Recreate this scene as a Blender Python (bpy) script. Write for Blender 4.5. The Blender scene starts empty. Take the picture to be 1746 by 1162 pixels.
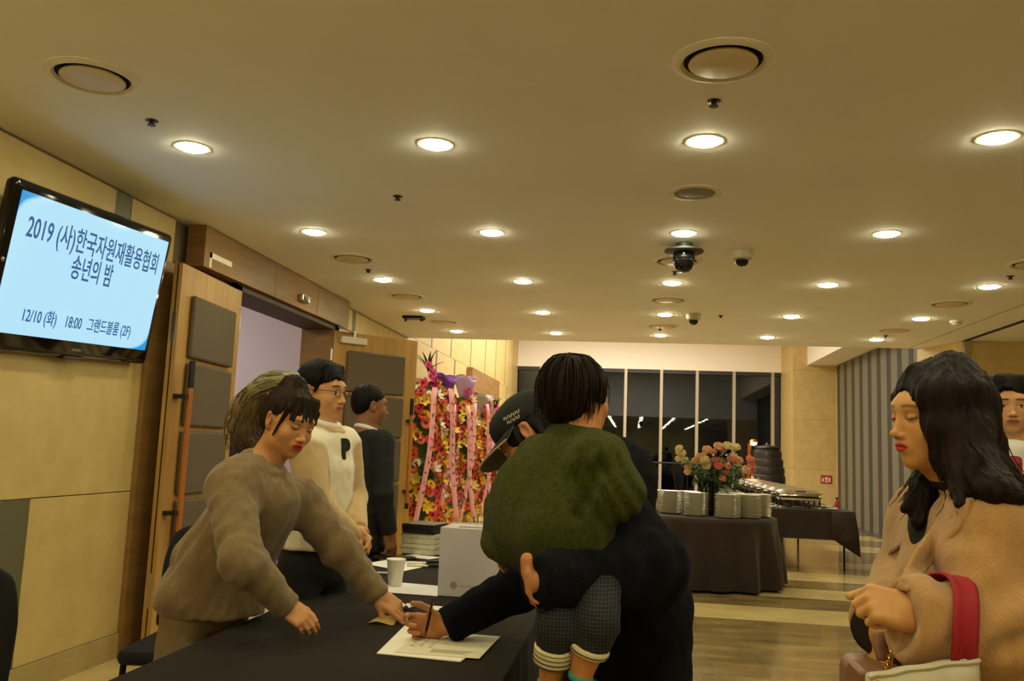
import bpy, math, random
import numpy as np
from mathutils import Vector, Matrix
S = bpy.context.scene
COL = S.collection
rnd = random.Random(7)
R = math.radians
PI = math.pi

# ------------------------------------------------------------------ camera
FPX = 1459.7
YAW, PITCH, ROLL = 0.144329, 0.126137, 0.039642
def cam_axes():
    cy, sy, cp, sp = math.cos(YAW), math.sin(YAW), math.cos(PITCH), math.sin(PITCH)
    f = Vector((-sy*cp, cy*cp, sp)); r = Vector((cy, sy, 0)); u = r.cross(f)
    c, s = math.cos(ROLL), math.sin(ROLL)
    return c*r+s*u, -s*r+c*u, f
AX = cam_axes()
CAM = Vector((0, 0, 1.4))
cd = bpy.data.cameras.new('camera'); cam = bpy.data.objects.new('camera', cd); COL.objects.link(cam)
m = Matrix((AX[0], AX[1], -AX[2])).transposed().to_4x4(); m.translation = CAM
cam.matrix_world = m
cd.sensor_width = 36; cd.lens = FPX*36/1746; cd.clip_start = .05; cd.clip_end = 200
S.camera = cam
def at(px, py, y=None, z=None, x=None):
    """a real point of the hall seen at a photo pixel, given its depth, height or distance aside"""
    d = AX[0]*((px-873)/FPX)-AX[1]*((py-581)/FPX)+AX[2]
    t = y/d.y if y is not None else (z-1.4)/d.z if z is not None else x/d.x
    return CAM+d*t

# ------------------------------------------------------------------ light, sky, exposure
w = bpy.data.worlds.new('night'); S.world = w; w.use_nodes = True
w.node_tree.nodes['Background'].inputs[0].default_value = (.006, .007, .010, 1)
w.node_tree.nodes['Background'].inputs[1].default_value = 1
vs = S.view_settings
vs.view_transform = 'Standard'; vs.look = 'None'; vs.gamma = 1; vs.use_curve_mapping = False
vs.exposure = 0.0
LAMP_COL = (1.0, .93, .58)
LAMP_STRENGTH = 125.0
def area(name, loc, size, power, color, rot=(0, 0, 0)):
    l = bpy.data.lights.new(name, 'AREA'); l.shape = 'RECTANGLE'; l.size, l.size_y = size; l.energy = power; l.color = color
    o = bpy.data.objects.new(name, l); o.location = loc; o.rotation_euler = rot; COL.objects.link(o); return o
area('high_hall_light', (-0.5, 17.5, 4.7), (4.5, 8), 700, (1, .91, .78))
area('ballroom_light', (-5.2, 7.4, 3.3), (2.0, 2.5), 75, (1, .88, .84), (0, R(-25), 0))

# ------------------------------------------------------------------ helpers
def srgb(*c):
    if len(c) == 1: c = tuple(int(c[0][i:i+2], 16)/255 for i in (0, 2, 4))
    return tuple(x/12.92 if x <= .04045 else ((x+.055)/1.055)**2.4 for x in c)
def mat(name, hexc, rough=.6, metal=0, var=0, vscale=8, bump=0, bscale=60, stretch=(1, 1, 1), spec=.5, sheen=0, second=None, detail=4, coat=0):
    M = bpy.data.materials.new(name); M.use_nodes = True
    nt = M.node_tree; b = nt.nodes['Principled BSDF']
    c = srgb(hexc)
    b.inputs['Base Color'].default_value = (*c, 1); b.inputs['Roughness'].default_value = rough
    b.inputs['Metallic'].default_value = metal; b.inputs['Specular IOR Level'].default_value = spec
    b.inputs['Coat Weight'].default_value = coat; b.inputs['Coat Roughness'].default_value = .05
    if sheen:
        b.inputs['Sheen Weight'].default_value = sheen; b.inputs['Sheen Roughness'].default_value = .5
    if var or bump:
        tc = nt.nodes.new('ShaderNodeTexCoord'); mp = nt.nodes.new('ShaderNodeMapping'); mp.inputs['Scale'].default_value = stretch
        nt.links.new(tc.outputs['Object'], mp.inputs['Vector'])
    if var:
        n = nt.nodes.new('ShaderNodeTexNoise'); n.inputs['Scale'].default_value = vscale; n.inputs['Detail'].default_value = detail
        r = nt.nodes.new('ShaderNodeValToRGB')
        c2 = srgb(second) if second else tuple(x*(1-var) for x in c)
        r.color_ramp.elements[0].position = .32; r.color_ramp.elements[0].color = (*c2, 1)
        r.color_ramp.elements[1].position = .68; r.color_ramp.elements[1].color = (*(c if second else tuple(min(1, x*(1+var*.6)) for x in c)), 1)
        nt.links.new(mp.outputs[0], n.inputs['Vector']); nt.links.new(n.outputs['Fac'], r.inputs[0]); nt.links.new(r.outputs[0], b.inputs['Base Color'])
    if bump:
        n2 = nt.nodes.new('ShaderNodeTexNoise'); n2.inputs['Scale'].default_value = bscale; n2.inputs['Detail'].default_value = 5
        bp = nt.nodes.new('ShaderNodeBump'); bp.inputs['Strength'].default_value = bump; bp.inputs['Distance'].default_value = .01
        nt.links.new(mp.outputs[0], n2.inputs['Vector']); nt.links.new(n2.outputs['Fac'], bp.inputs['Height']); nt.links.new(bp.outputs[0], b.inputs['Normal'])
    return M
def emit(name, col, strength):
    M = bpy.data.materials.new(name); M.use_nodes = True; nt = M.node_tree; b = nt.nodes['Principled BSDF']
    b.inputs['Base Color'].default_value = (0, 0, 0, 1); b.inputs['Emission Color'].default_value = (*col, 1); b.inputs['Emission Strength'].default_value = strength
    return M
def vcol(name, rough=.5, spec=.4, bump=0, bscale=200, sheen=0, sss=0, mottle=0, aniso=None):
    """material that takes its own colour from the mesh's painted 'Col'"""
    M = mat(name, 'ffffff', rough, bump=bump, bscale=bscale, spec=spec, sheen=sheen, stretch=aniso or (1, 1, 1)); nt = M.node_tree; b = nt.nodes['Principled BSDF']
    a = nt.nodes.new('ShaderNodeVertexColor'); a.layer_name = 'Col'
    nt.links.new(a.outputs[0], b.inputs['Base Color'])
    if sss: b.inputs['Subsurface Weight'].default_value = sss; b.inputs['Subsurface Radius'].default_value = (.02, .008, .004); b.inputs['Subsurface Scale'].default_value = .3
    return M
class MB:
    """collects plain solids into one mesh"""
    def __init__(s): s.v = []; s.f = []
    def add(s, v, f):
        k = len(s.v); s.v += [tuple(p) for p in v]; s.f += [tuple(i+k for i in q) for q in f]; return s
    def box(s, a, b, M=None):
        v = [Vector((x, y, z)) for x in (a[0], b[0]) for y in (a[1], b[1]) for z in (a[2], b[2])]
        if M: v = [M@p for p in v]
        return s.add(v, [(0, 1, 3, 2), (4, 6, 7, 5), (0, 4, 5, 1), (2, 3, 7, 6), (0, 2, 6, 4), (1, 5, 7, 3)])
    def bevbox(s, a, b, r=.01, ax=1, M=None):
        """box with rounded edges on both faces across one axis (a pad)"""
        o = [i for i in range(3) if i != ax]; v = []; f = []
        cx = [(a[i]+b[i])/2 for i in range(3)]; h = [abs(b[i]-a[i])/2 for i in range(3)]
        rings = [(-1, r), (-1+.3*r/h[ax], .3*r), (-1+r/h[ax], 0), (1-r/h[ax], 0), (1-.3*r/h[ax], .3*r), (1, r)]
        n = 0
        for t, ins in rings:
            for q in range(4):
                sx, sy = ((-1, -1), (1, -1), (1, 1), (-1, 1))[q]
                cr = max(r*1.2-ins, .0005)
                for k in range(4):
                    an = [PI, 1.5*PI, 0, .5*PI][q]+k*PI/6
                    p = [0, 0, 0]
                    p[ax] = cx[ax]+t*h[ax]
                    p[o[0]] = cx[o[0]]+sx*(h[o[0]]-ins-cr)+cr*math.cos(an)
                    p[o[1]] = cx[o[1]]+sy*(h[o[1]]-ins-cr)+cr*math.sin(an)
                    v.append(M@Vector(p) if M else p)
        for i in range(5):
            for k in range(16): f.append((i*16+k, i*16+(k+1) % 16, i*16+16+(k+1) % 16, i*16+16+k))
        f.append(tuple(range(15, -1, -1))); f.append(tuple(range(80, 96)))
        return s.add(v, f)
    def tube(s, pts, r, n=8, cap=True):
        pts = [Vector(p) for p in pts]; rs = r if isinstance(r, (list, tuple)) else [r]*len(pts)
        v = []; f = []; up = None
        for i, p in enumerate(pts):
            t = (pts[min(i+1, len(pts)-1)]-pts[max(i-1, 0)])
            t = t.normalized() if t.length > 1e-9 else Vector((0, 0, 1))
            if up is None: up = t.orthogonal().normalized()
            up = (up-t*up.dot(t)); up = up.normalized() if up.length > 1e-6 else t.orthogonal().normalized()
            b = t.cross(up)
            for k in range(n):
                a = 2*PI*k/n; v.append(p+(up*math.cos(a)+b*math.sin(a))*rs[i])
        for i in range(len(pts)-1):
            for k in range(n): f.append((i*n+k, i*n+(k+1) % n, (i+1)*n+(k+1) % n, (i+1)*n+k))
        if cap: f.append(tuple(range(n-1, -1, -1))); f.append(tuple(range((len(pts)-1)*n, len(pts)*n)))
        return s.add(v, f)
    def lathe(s, prof, n=24, c=(0, 0, 0), M=None, sx=1, sy=1):
        v = []; f = []
        for r, z in prof:
            for k in range(n):
                a = 2*PI*k/n; p = Vector((c[0]+r*math.cos(a)*sx, c[1]+r*math.sin(a)*sy, c[2]+z)); v.append(M@p if M else p)
        for i in range(len(prof)-1):
            for k in range(n): f.append((i*n+k, i*n+(k+1) % n, (i+1)*n+(k+1) % n, (i+1)*n+k))
        if prof[0][0] > 1e-6: f.append(tuple(range(n-1, -1, -1)))
        if prof[-1][0] > 1e-6: f.append(tuple(range((len(prof)-1)*n, len(prof)*n)))
        return s.add(v, f)
    def grid(s, fn, nu, nv):
        v = [fn(i/(nu-1), j/(nv-1)) for i in range(nu) for j in range(nv)]
        f = [(i*nv+j, i*nv+j+1, i*nv+nv+j+1, i*nv+nv+j) for i in range(nu-1) for j in range(nv-1)]
        return s.add(v, f)
    def mesh(s, name, m, smooth=False):
        me = bpy.data.meshes.new(name); me.from_pydata(s.v, [], s.f); me.materials.append(m); me.validate()
        if smooth:
            me.shade_smooth()
            if smooth != 'full': me.set_sharp_from_angle(angle=R(40))
        return me
    def build(s, name, m, parent=None, smooth=False): return link(name, s.mesh(name, m, smooth), parent)
def link(name, data, parent=None, loc=None, rot=None):
    o = bpy.data.objects.new(name, data); COL.objects.link(o); o.parent = parent
    if loc is not None: o.location = loc
    if rot is not None: o.rotation_euler = rot
    return o
def tag(o, label, cat, group=None):
    o['label'] = label; o['category'] = cat
    if group: o['group'] = group
    return o
def thing(name, label, cat, loc=(0, 0, 0), rz=0, group=None):
    o = link(name, None, None, loc, (0, 0, rz)); return tag(o, label, cat, group)
def struct(o): o['kind'] = 'structure'; return o
def hollow(name, loc=(0, 0, 0), rz=0): return struct(link(name, None, None, loc, (0, 0, rz)))
def text(body, size, parent, loc, rot, m, name='lettering', ax='CENTER', sx=1, ext=.0005, bold=0):
    c = bpy.data.curves.new(name, 'FONT'); c.body = body; c.size = size; c.align_x = ax; c.align_y = 'CENTER'; c.extrude = ext; c.offset = bold
    c.materials.append(m); c.resolution_u = 3; t_ = bpy.data.objects.new('temp', c); COL.objects.link(t_)
    dg = bpy.context.evaluated_depsgraph_get(); me = bpy.data.meshes.new_from_object(t_.evaluated_get(dg)); bpy.data.objects.remove(t_)
    o = link(name, me, parent, loc, rot); o.scale = (sx, 1, 1); return o

# ------------------------------------------------------------------ materials of the hall
Mceil = mat('ceiling_paint', 'f5f4f0', .75, var=.03, vscale=1.5)
Mwhite = mat('white_paint', 'f3eee2', .7)
Mstone = mat('beige_limestone', 'd2ba7c', .42, var=.12, vscale=7, bump=.04, bscale=40, second='c8ae70')
Mstone2 = mat('beige_limestone_deep', 'cfb675', .45, var=.1, vscale=6, bump=.04, bscale=40, second='c3a768')
Mjoint = mat('joint_brown', '6f6247', .8)  # plain brown of the cores, screed and backing that shows in the joints
Minlay = mat('grey_metal_inlay', '6d6c55', .45, metal=.3)
Mskirt = mat('stone_skirting', 'b29b69', .45, var=.1, vscale=6)
Mwood = mat('oak_veneer', 'b98f4a', .45, var=.12, vscale=6, stretch=(3, 3, .35), second='a67c38')
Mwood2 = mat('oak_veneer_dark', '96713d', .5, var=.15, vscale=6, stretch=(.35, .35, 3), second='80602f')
Mpad = mat('brown_upholstery', '5d5140', .75, bump=.15, bscale=300)
Mblackmetal = mat('black_metal', '17161a', .4, metal=.6)
Mbar = mat('orange_oak_bar', 'b26a25', .4, var=.15, vscale=10, stretch=(3, 3, .3))
Msteel = mat('brushed_steel', 'b9b4aa', .28, metal=1)
Mmarble = mat('brown_marble', '9c8657', .13, var=.3, vscale=2.2, stretch=(.7, 2.2, 1), second='6b5836', detail=10, spec=.6)
Mbeige = mat('cream_marble', 'd6c284', .13, var=.06, vscale=2.5, second='c0a976', detail=8, spec=.6)
Mcloth = mat('black_brown_tablecloth', '241d18', .95, var=.15, vscale=2, bump=.08, bscale=500, sheen=.03, spec=.12)
Mcloth2 = mat('dark_brown_tablecloth', '2d221b', .85, var=.2, vscale=3, spec=.25, sheen=.1)
Mpaper = mat('white_paper', 'efe9d8', .8, var=.02, vscale=10)
Mpaperw = mat('cool_white_paper', 'eeeaf0', .8)
Mblack = mat('black_plastic', '0f0f11', .35)
Mglossblack = mat('gloss_black', '08080a', .08)
Mink = mat('ink', '2a2522', .8)
LAMP = emit('lamp_glow', LAMP_COL, LAMP_STRENGTH)
Mchrome = mat('polished_steel', 'd8d4cc', .12, metal=1)

# ------------------------------------------------------------------ floor
fl = hollow('floor')
MB().box((-3.35, -4, -.2), (9, 30, -.012)).build('screed', Mjoint, fl)
MB().box((-3.35, -4, -.012), (-2.05, 11.9, 0)).build('stone_border', Mbeige, fl)
bands = [(-4, 1.2, 1), (1.2, 2.0, 0), (2.0, 7.95, 1), (7.95, 8.69, 0), (8.69, 9.37, 1), (9.37, 10.04, 0), (10.04, 10.71, 1), (10.71, 11.5, 0), (11.5, 12.16, 1), (12.16, 12.85, 0), (12.85, 14.45, 1), (14.45, 15.4, 0), (15.4, 16.6, 1), (16.6, 17.6, 0), (17.6, 19.2, 1), (19.2, 24, 0)]
for y0, y1, d in bands:
    xs = [-2.05, -.6, .9, 2.4, 3.9, 5.4, 7.2] if y1 < 11.6 else [-3.3, -1.6, 0, 1.5, 3.1, 4.95]
    for a, b in zip(xs[:-1], xs[1:]):
        MB().box((a+.0008, y0, -.012), (b-.0008, y1, 0)).build('stone_slab', Mmarble if d else Mbeige, fl)

# ------------------------------------------------------------------ ceiling
H = 2.91
ce = hollow('ceiling')
def holed(x0, x1, y0, y1):
    return MB().box((x0, y0, H), (x1, y1, H+.05))
holed(-3.4, 3.52, -4, 11.62).build('plaster_panel', Mceil, ce)
holed(3.55, 3.9, -4, 11.62).build('plaster_panel', Mceil, ce)
holed(3.945, 9, -4, 11.62).build('plaster_panel', Mceil, ce)
MB().box((3.5, -4, H+.05), (3.96, 11.62, H+.08)).build('slot_backing', Mjoint, ce)
t = MB(); t.box((3.902, -4, H-.012), (3.912, 10.88, H+.04)); t.box((3.933, -4, H-.012), (3.943, 10.88, H+.04))
t.build('partition_track', mat('dark_track', '3a3228', .5, metal=.5), ce)
MB().box((-3.4, 11.62, H), (4.85, 11.74, 4.85)).build('edge_fascia', Mceil, ce)
MB().box((-3.4, 11.74, 4.8), (5.4, 24, 4.9)).build('high_ceiling', Mwhite, ce)

# ------------------------------------------------------------------ left wall: stone panels with recessed joints and metal inlays
WX = -3.2
wl = hollow('wall_left')
def panel(y0, y1, z0, z1, m=None, d=.03): MB().box((WX-d, y0+.003, z0+.003), (WX, y1-.003, z1-.003)).build('stone_panel', m or rnd.choice((Mstone, Mstone2)), wl)
def inlay(y0, y1, z0, z1): MB().box((WX-.03, y0+.002, z0), (WX-.004, y1-.002, z1)).build('metal_inlay', Minlay, wl)
MB().box((-3.45, -4, 0), (-3.232, 6.32, 4.85)).build('wall_core', Mjoint, wl)
MB().box((-3.45, 8.5, 0), (-3.232, 24, 4.85)).build('wall_core', Mjoint, wl)
MB().box((-3.45, 6.3, 2.58), (-3.232, 8.52, 4.85)).build('wall_core', Mjoint, wl)
for y0, y1 in ((-4, -2.2), (-2.2, -.2), (-.2, 2.0), (2.0, 3.0), (3.0, 4.05), (4.27, 5.45)): panel(y0, y1, .15, 1.035)
inlay(4.05, 4.27, .15, 1.035)
for y0, y1 in ((-4, -2.6), (-2.6, -.6), (-.6, 2.4), (2.4, 5.45)): panel(y0, y1, 1.035, 2.1)
for y0, y1 in ((-4, -2.6), (-2.6, -.6), (-.6, 2.4), (2.4, 4.75), (4.92, 5.45)): panel(y0, y1, 2.1, 2.9)
inlay(4.75, 4.92, 2.1, 2.9)
for y0, y1 in ((8.8, 9.3), (9.42, 11.74)): panel(y0, y1, 0, 2.9)
inlay(9.3, 9.42, 0, 2.9)
# far part under the high ceiling: two courses with staggered inlay strips
ys = [11.74, 13.15, 14.6, 16.45, 18.1, 19.5, 21.0, 22.4, 23.4]
for i in range(8):
    panel(ys[i]+.06, ys[i+1]-.02, 2.95, 4.8); inlay(ys[i+1]-.02, ys[i+1]+.06, 2.95, 4.8)
    panel(ys[i]+.45 if i else 11.74, ys[i+1]+.35 if i < 7 else 23.4, 0, 2.95)
    if i < 7: inlay(ys[i+1]+.35, ys[i+1]+.45, 0, 2.95)
b = MB().box((WX, -4, 0), (WX+.015, 5.45, .15)); struct(b.build('baseboard_left', Mskirt))
# other walls closing the hall
wr = hollow('wall_right')
MB().box((7.0, -4, 0), (7.2, 11.9, 2.91)).build('stone_panel', Mstone, wr)
MB().box((4.85, 21.6, 0), (5.4, 24, 4.85)).build('stone_panel', Mstone, wr)
MB().box((5.3, 11.74, 0), (5.4, 21.6, 4.85)).build('wall_core', Mstone2, wr)
wb = hollow('wall_back')
MB().box((-3.4, -4.2, 0), (7.2, -4, 2.95)).build('stone_panel', Mstone, wb)
# wall block at the right behind the partition track
wp = hollow('wall_divider')
MB().add([(3.68, 11.85, 0), (3.9, 10.9, 0), (4.3, 10.9, 0), (4.3, 11.85, 0), (3.68, 11.85, 2.91), (3.9, 10.9, 2.91), (4.3, 10.9, 2.91), (4.3, 11.85, 2.91)],
         [(0, 1, 5, 4), (1, 2, 6, 5), (2, 3, 7, 6), (3, 0, 4, 7), (4, 5, 6, 7), (3, 2, 1, 0)]).build('stone_panel', Mstone2, wp)
for a, b_ in ((4.303, 5.6), (5.606, 7.0)):
    MB().box((a, 10.9, 0), (b_, 11.85, 2.91)).build('stone_panel', Mstone2, wp)
p = MB().box((3.905, 10.84, 0), (3.965, 10.9, 2.9)); p.box((3.90, 10.825, 2.76), (3.97, 10.84, 2.9)); struct(p.build('trim_1', Msteel))

# ------------------------------------------------------------------ far end: pillar, bulkheads, windows, folding partition
pl = hollow('pillar')
for k in range(4):
    z0, z1 = k*1.2, k*1.2+1.196
    MB().box((3.83, 21.62, z0), (4.85, 23.4, z1)).build('stone_block', rnd.choice((Mstone, Mstone2)), pl)
MB().box((3.84, 21.63, 0), (4.84, 23.4, 4.8)).build('pillar_core', Mjoint, pl)
wf = hollow('wall_far')
MB().box((-3.2, 23.3, 3.68), (3.83, 23.9, 4.8)).build('white_bulkhead', Mwhite, wf)
MB().box((4.17, 11.74, 3.72), (5.3, 21.62, 4.8)).build('white_beam', Mwhite, wf)
Mglass = bpy.data.materials.new('night_window_glass'); Mglass.use_nodes = True
nt = Mglass.node_tree; nt.nodes.remove(nt.nodes['Principled BSDF'])
gl = nt.nodes.new('ShaderNodeBsdfGlossy'); gl.inputs['Roughness'].default_value = .015; gl.inputs['Color'].default_value = (.8, .85, .85, 1)
tr = nt.nodes.new('ShaderNodeBsdfTransparent'); tr.inputs['Color'].default_value = (.45, .5, .5, 1)
fr = nt.nodes.new('ShaderNodeFresnel'); fr.inputs['IOR'].default_value = 1.65
mx = nt.nodes.new('ShaderNodeMixShader')
nt.links.new(fr.outputs[0], mx.inputs[0]); nt.links.new(tr.outputs[0], mx.inputs[1]); nt.links.new(gl.outputs[0], mx.inputs[2]); nt.links.new(mx.outputs[0], nt.nodes['Material Output'].inputs[0])
Mmull = mat('aluminium_mullion', 'b5aa95', .4, metal=.3)
win = hollow('window_1')
mxs = [-3.2]+[at(px, 700, y=23.35).x for px in (921, 1003, 1066, 1127, 1188, 1251, 1317)]+[3.83]
for x in mxs[1:-1]: MB().box((x-.038, 23.27, 0), (x+.038, 23.45, 3.68)).build('mullion', Mmull, win)
for a, b_ in zip(mxs[:-1], mxs[1:]): MB().box((a+.03, 23.38, .05), (b_-.03, 23.40, 3.68)).build('pane', Mglass, win)
MB().box((-3.2, 23.3, 3.58), (3.83, 23.45, 3.68)).build('head_rail', mat('dark_head_rail', '2a2622', .5), win)
MB().box((-3.2, 23.3, 0), (3.83, 23.45, .07)).build('sill_rail', Mmull, win)
rl = MB(); rl.tube([(-3.1, 22.9, 1.2), (3.7, 22.9, 1.2)], .025)
for i in range(7): rl.tube([(-3.0+i*1.1, 22.9, 0), (-3.0+i*1.1, 22.9, 1.2)], .02)
tag(rl.build('guard_railing', Mblackmetal), 'dark metal guard railing in front of the night window', 'railing')
# ground outside
struct(MB().box((-40, 24.2, -.5), (40, 80, -.3)).build('ground_outside', mat('night_asphalt', '22222a', .9)))

fp = hollow('wall_folding')
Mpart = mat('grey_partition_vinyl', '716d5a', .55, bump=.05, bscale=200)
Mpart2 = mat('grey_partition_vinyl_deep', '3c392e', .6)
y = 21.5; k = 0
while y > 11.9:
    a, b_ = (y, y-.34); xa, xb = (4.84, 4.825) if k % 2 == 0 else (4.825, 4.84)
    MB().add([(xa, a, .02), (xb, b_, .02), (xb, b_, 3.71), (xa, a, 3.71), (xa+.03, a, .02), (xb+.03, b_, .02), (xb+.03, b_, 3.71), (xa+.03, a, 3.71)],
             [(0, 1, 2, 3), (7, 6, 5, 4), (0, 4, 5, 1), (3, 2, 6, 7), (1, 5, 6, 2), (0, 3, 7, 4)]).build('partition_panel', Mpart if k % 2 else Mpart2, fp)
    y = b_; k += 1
struct(MB().box((4.6, 11.9, 0), (4.92, 21.6, .018)).build('trim_2', Msteel))

# ------------------------------------------------------------------ portal around the ballroom doors
po = hollow('trim_3')
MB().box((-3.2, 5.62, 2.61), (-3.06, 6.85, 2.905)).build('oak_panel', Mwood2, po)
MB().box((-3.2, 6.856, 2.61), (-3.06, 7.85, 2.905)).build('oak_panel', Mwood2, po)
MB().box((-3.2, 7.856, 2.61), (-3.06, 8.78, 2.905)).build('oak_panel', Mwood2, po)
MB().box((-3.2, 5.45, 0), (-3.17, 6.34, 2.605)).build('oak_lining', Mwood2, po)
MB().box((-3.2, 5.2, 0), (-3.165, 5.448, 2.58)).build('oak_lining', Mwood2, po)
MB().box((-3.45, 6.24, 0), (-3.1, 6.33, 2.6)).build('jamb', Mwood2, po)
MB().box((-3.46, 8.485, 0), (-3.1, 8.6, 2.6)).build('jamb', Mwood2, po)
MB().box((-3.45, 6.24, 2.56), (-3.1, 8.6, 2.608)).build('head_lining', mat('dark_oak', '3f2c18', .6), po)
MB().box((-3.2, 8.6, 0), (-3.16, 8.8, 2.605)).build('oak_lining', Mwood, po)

def leaf(name, hx, hy, fx, fy, side):
    """a padded door leaf from hinge to free edge; side = +1 puts the pads on the local -y face"""
    L = math.hypot(fx-hx, fy-hy); an = math.atan2(fy-hy, fx-hx)
    d = hollow(name, (hx, hy, 0), an)
    MB().box((0, -.03, .012), (L, .03, 2.55)).build('leaf', Mwood, d)
    f = -.03*side
    for k in range(5):
        z1 = 2.36-k*.462
        MB().bevbox((.15, min(f, f-.035*side), z1-.43), (L-.16, max(f, f-.035*side), z1), .016, 1).build('pad', Mpad, d)
    bx = L-.085; by = f-.085*side
    MB().tube([(bx, by, .78), (bx, by, 1.72)], .019, 12).build('handle', Mbar, d, True)
    g = MB(); g.tube([(bx, by, 1.72), (bx, by, 1.9)], .021, 12); g.tube([(bx, by, .72), (bx, by, .78)], .021, 12)
    g.build('handle_cap', Mblack, d, True)
    for z in (1.66, .9): MB().box((bx-.012, min(by, f), z-.014), (bx+.065, max(by, f), z+.014)).build('handle_bracket', Mblack, d)
    MB().box((L, -.012, 2.02), (L+.003, .012, 2.22)).build('lock_plate', Msteel, d)
    MB().box((L, -.012, .3), (L+.003, .012, .52)).build('lock_plate', Msteel, d)
    MB().box((L, -.004, .012), (L+.002, .004, 2.55)).build('edge_seam', Mblack, d)
    for z in (.35, .95, 1.6, 2.3): MB().tube([(-.012, f*.6, z-.06), (-.012, f*.6, z+.06)], .012).build('hinge', Msteel, d)
    return d, L
d1, L1 = leaf('door_1', -3.115, 6.3, -3.035, 5.25, -1)
d2, L2 = leaf('door_2', -3.12, 8.5, -2.42, 9.24, 1)
c = MB().bevbox((.06, -.085, 2.43), (.36, -.03, 2.5), .008, 1); c.build('closer_box', mat('white_enamel', 'd8d2c4', .4), d2)
MB().box((.2, -.075, 2.5), (.225, -.05, 2.56)).tube([(.21, -.06, 2.55), (-.05, -.2, 2.57)], .01).build('closer_arm', Msteel, d2)
# second pair of doors further along the wall
po2 = hollow('trim_4')
MB().box((-3.2, 16.1, 2.48), (-3.08, 19.5, 2.93)).build('oak_panel', Mwood2, po2)
MB().box((-3.2, 16.1, 0), (-3.08, 16.3, 2.475)).build('oak_panel', Mwood2, po2)
MB().box((-3.2, 19.3, 0), (-3.08, 19.5, 2.475)).build('oak_panel', Mwood2, po2)
for nm, a, b_ in (('door_3', 16.31, 17.79), ('door_4', 17.81, 19.29)):
    d = hollow(nm, (-3.14, a, 0)); MB().box((-.04, 0, .01), (.02, b_-a, 2.46)).build('leaf', Mwood, d)
    for k in range(5): MB().bevbox((.02, .15, 1.88-k*.46), (.045, b_-a-.15, 2.3-k*.46), .01, 0).build('pad', Mpad, d)
# ballroom seen through the open doorway
bw = hollow('wall_ballroom')
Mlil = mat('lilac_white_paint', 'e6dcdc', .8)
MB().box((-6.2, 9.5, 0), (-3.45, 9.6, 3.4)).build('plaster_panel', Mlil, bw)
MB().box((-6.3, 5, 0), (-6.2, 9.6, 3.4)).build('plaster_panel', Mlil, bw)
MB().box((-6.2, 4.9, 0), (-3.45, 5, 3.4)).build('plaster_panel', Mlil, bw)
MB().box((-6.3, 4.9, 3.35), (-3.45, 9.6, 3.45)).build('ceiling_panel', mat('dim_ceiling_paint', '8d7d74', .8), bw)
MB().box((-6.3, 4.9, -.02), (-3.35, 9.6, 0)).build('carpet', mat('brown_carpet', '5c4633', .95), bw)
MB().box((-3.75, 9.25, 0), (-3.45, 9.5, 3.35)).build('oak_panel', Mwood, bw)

# ------------------------------------------------------------------ things on the ceiling
Mtrim = mat('white_trim_ring', 'e8dfca', .5)
def ring(r0, r1, z0, z1, n=32): return [(r1, 0), (r1*.995, z0*.5), (r1*.97, z0), (r0*1.03, z1), (r0, z1*.2)]
trim_me = MB().lathe([(.096, 0), (.096, -.0025), (.09, -.0035), (.079, -.003), (.077, 0)], 32).mesh('trim_ring', Mtrim, True)
disc_me = MB().lathe([(.077, -.001), (.072, -.007), (.06, -.012), (.03, -.016), (.0005, -.017)], 24).mesh('diffuser', LAMP, True)
XS = [-2.33, -1.02, .31, 1.63, 2.93]; YS = [4.06, 5.81, 7.55, 9.29, 10.94]
rowname = {4.06: 'nearest row in view', 5.81: 'second row', 7.55: 'third row', 9.29: 'fourth row', 10.94: 'farthest row'}
colname = ['column along the left wall', 'second column from the left', 'middle column', 'fourth column from the left', 'rightmost column']
for j, yy in enumerate([-2.9, -1.16, .58, 2.32]+YS):
    for i, xx in enumerate(XS):
        if yy > 3 and (i, yy) == (4, 4.06) : pass
        lab = 'recessed ceiling downlight, %s, %s' % (rowname[yy], colname[i]) if yy in rowname else 'recessed ceiling downlight behind the camera, %s, %s' % ({-2.9: 'rearmost row', -1.16: 'second row from the back', .58: 'row above the camera', 2.32: 'row just out of view'}[yy], colname[i])
        o = thing('downlight', lab, 'light', (xx, yy, H), 0, 'recessed ceiling downlights')
        link('trim_ring', trim_me, o); link('diffuser', disc_me, o)
vent_ring = MB().lathe([(.195, 0), (.195, -.003), (.172, -.014), (.160, -.014), (.150, -.002), (.148, 0)], 40).mesh('outer_ring', Mtrim, True)
vent_gap = MB().lathe([(.149, -.0012), (.0005, -.0012)], 40).mesh('throat', mat('vent_throat', '2a1a16', .8), True)
vent_disc = MB().lathe([(.128, -.006), (.131, -.013), (.120, -.018), (.0005, -.018)], 40).mesh('disc', mat('vent_plate', 'd9c9a4', .45), True)
vl = {(0, 0): 'above the wall screen', (2, 0): 'nearest the camera', (0, 1): 'before the open doorway', (2, 1): 'partly behind the black dome camera'}
for i, xx in ((0, -2.32), (2, .31), (4, 2.9)):
    for j, yy in enumerate((3.2, 6.65, 8.37, 10.1)):
        if i == 4 and j == 0: continue
        lab = 'round ceiling vent, %s %s' % (('in the column along the left wall,', '', 'in the middle column,', '', 'in the right column,')[i], vl.get((i, j)) or ('by the photo right edge', 'first', 'second from the near end', 'third from the near end', 'last before the ceiling edge')[j+1 if j else 0])
        o = thing('ceiling_vent', lab, 'vent', (xx, yy, H), 0, 'round ceiling vents')
        link('outer_ring', vent_ring, o); link('throat', vent_gap, o); link('disc', vent_disc, o)
o = thing('ceiling_speaker', 'round grey mesh ceiling speaker in the middle column', 'speaker', (.32, 4.89, H))
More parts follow.
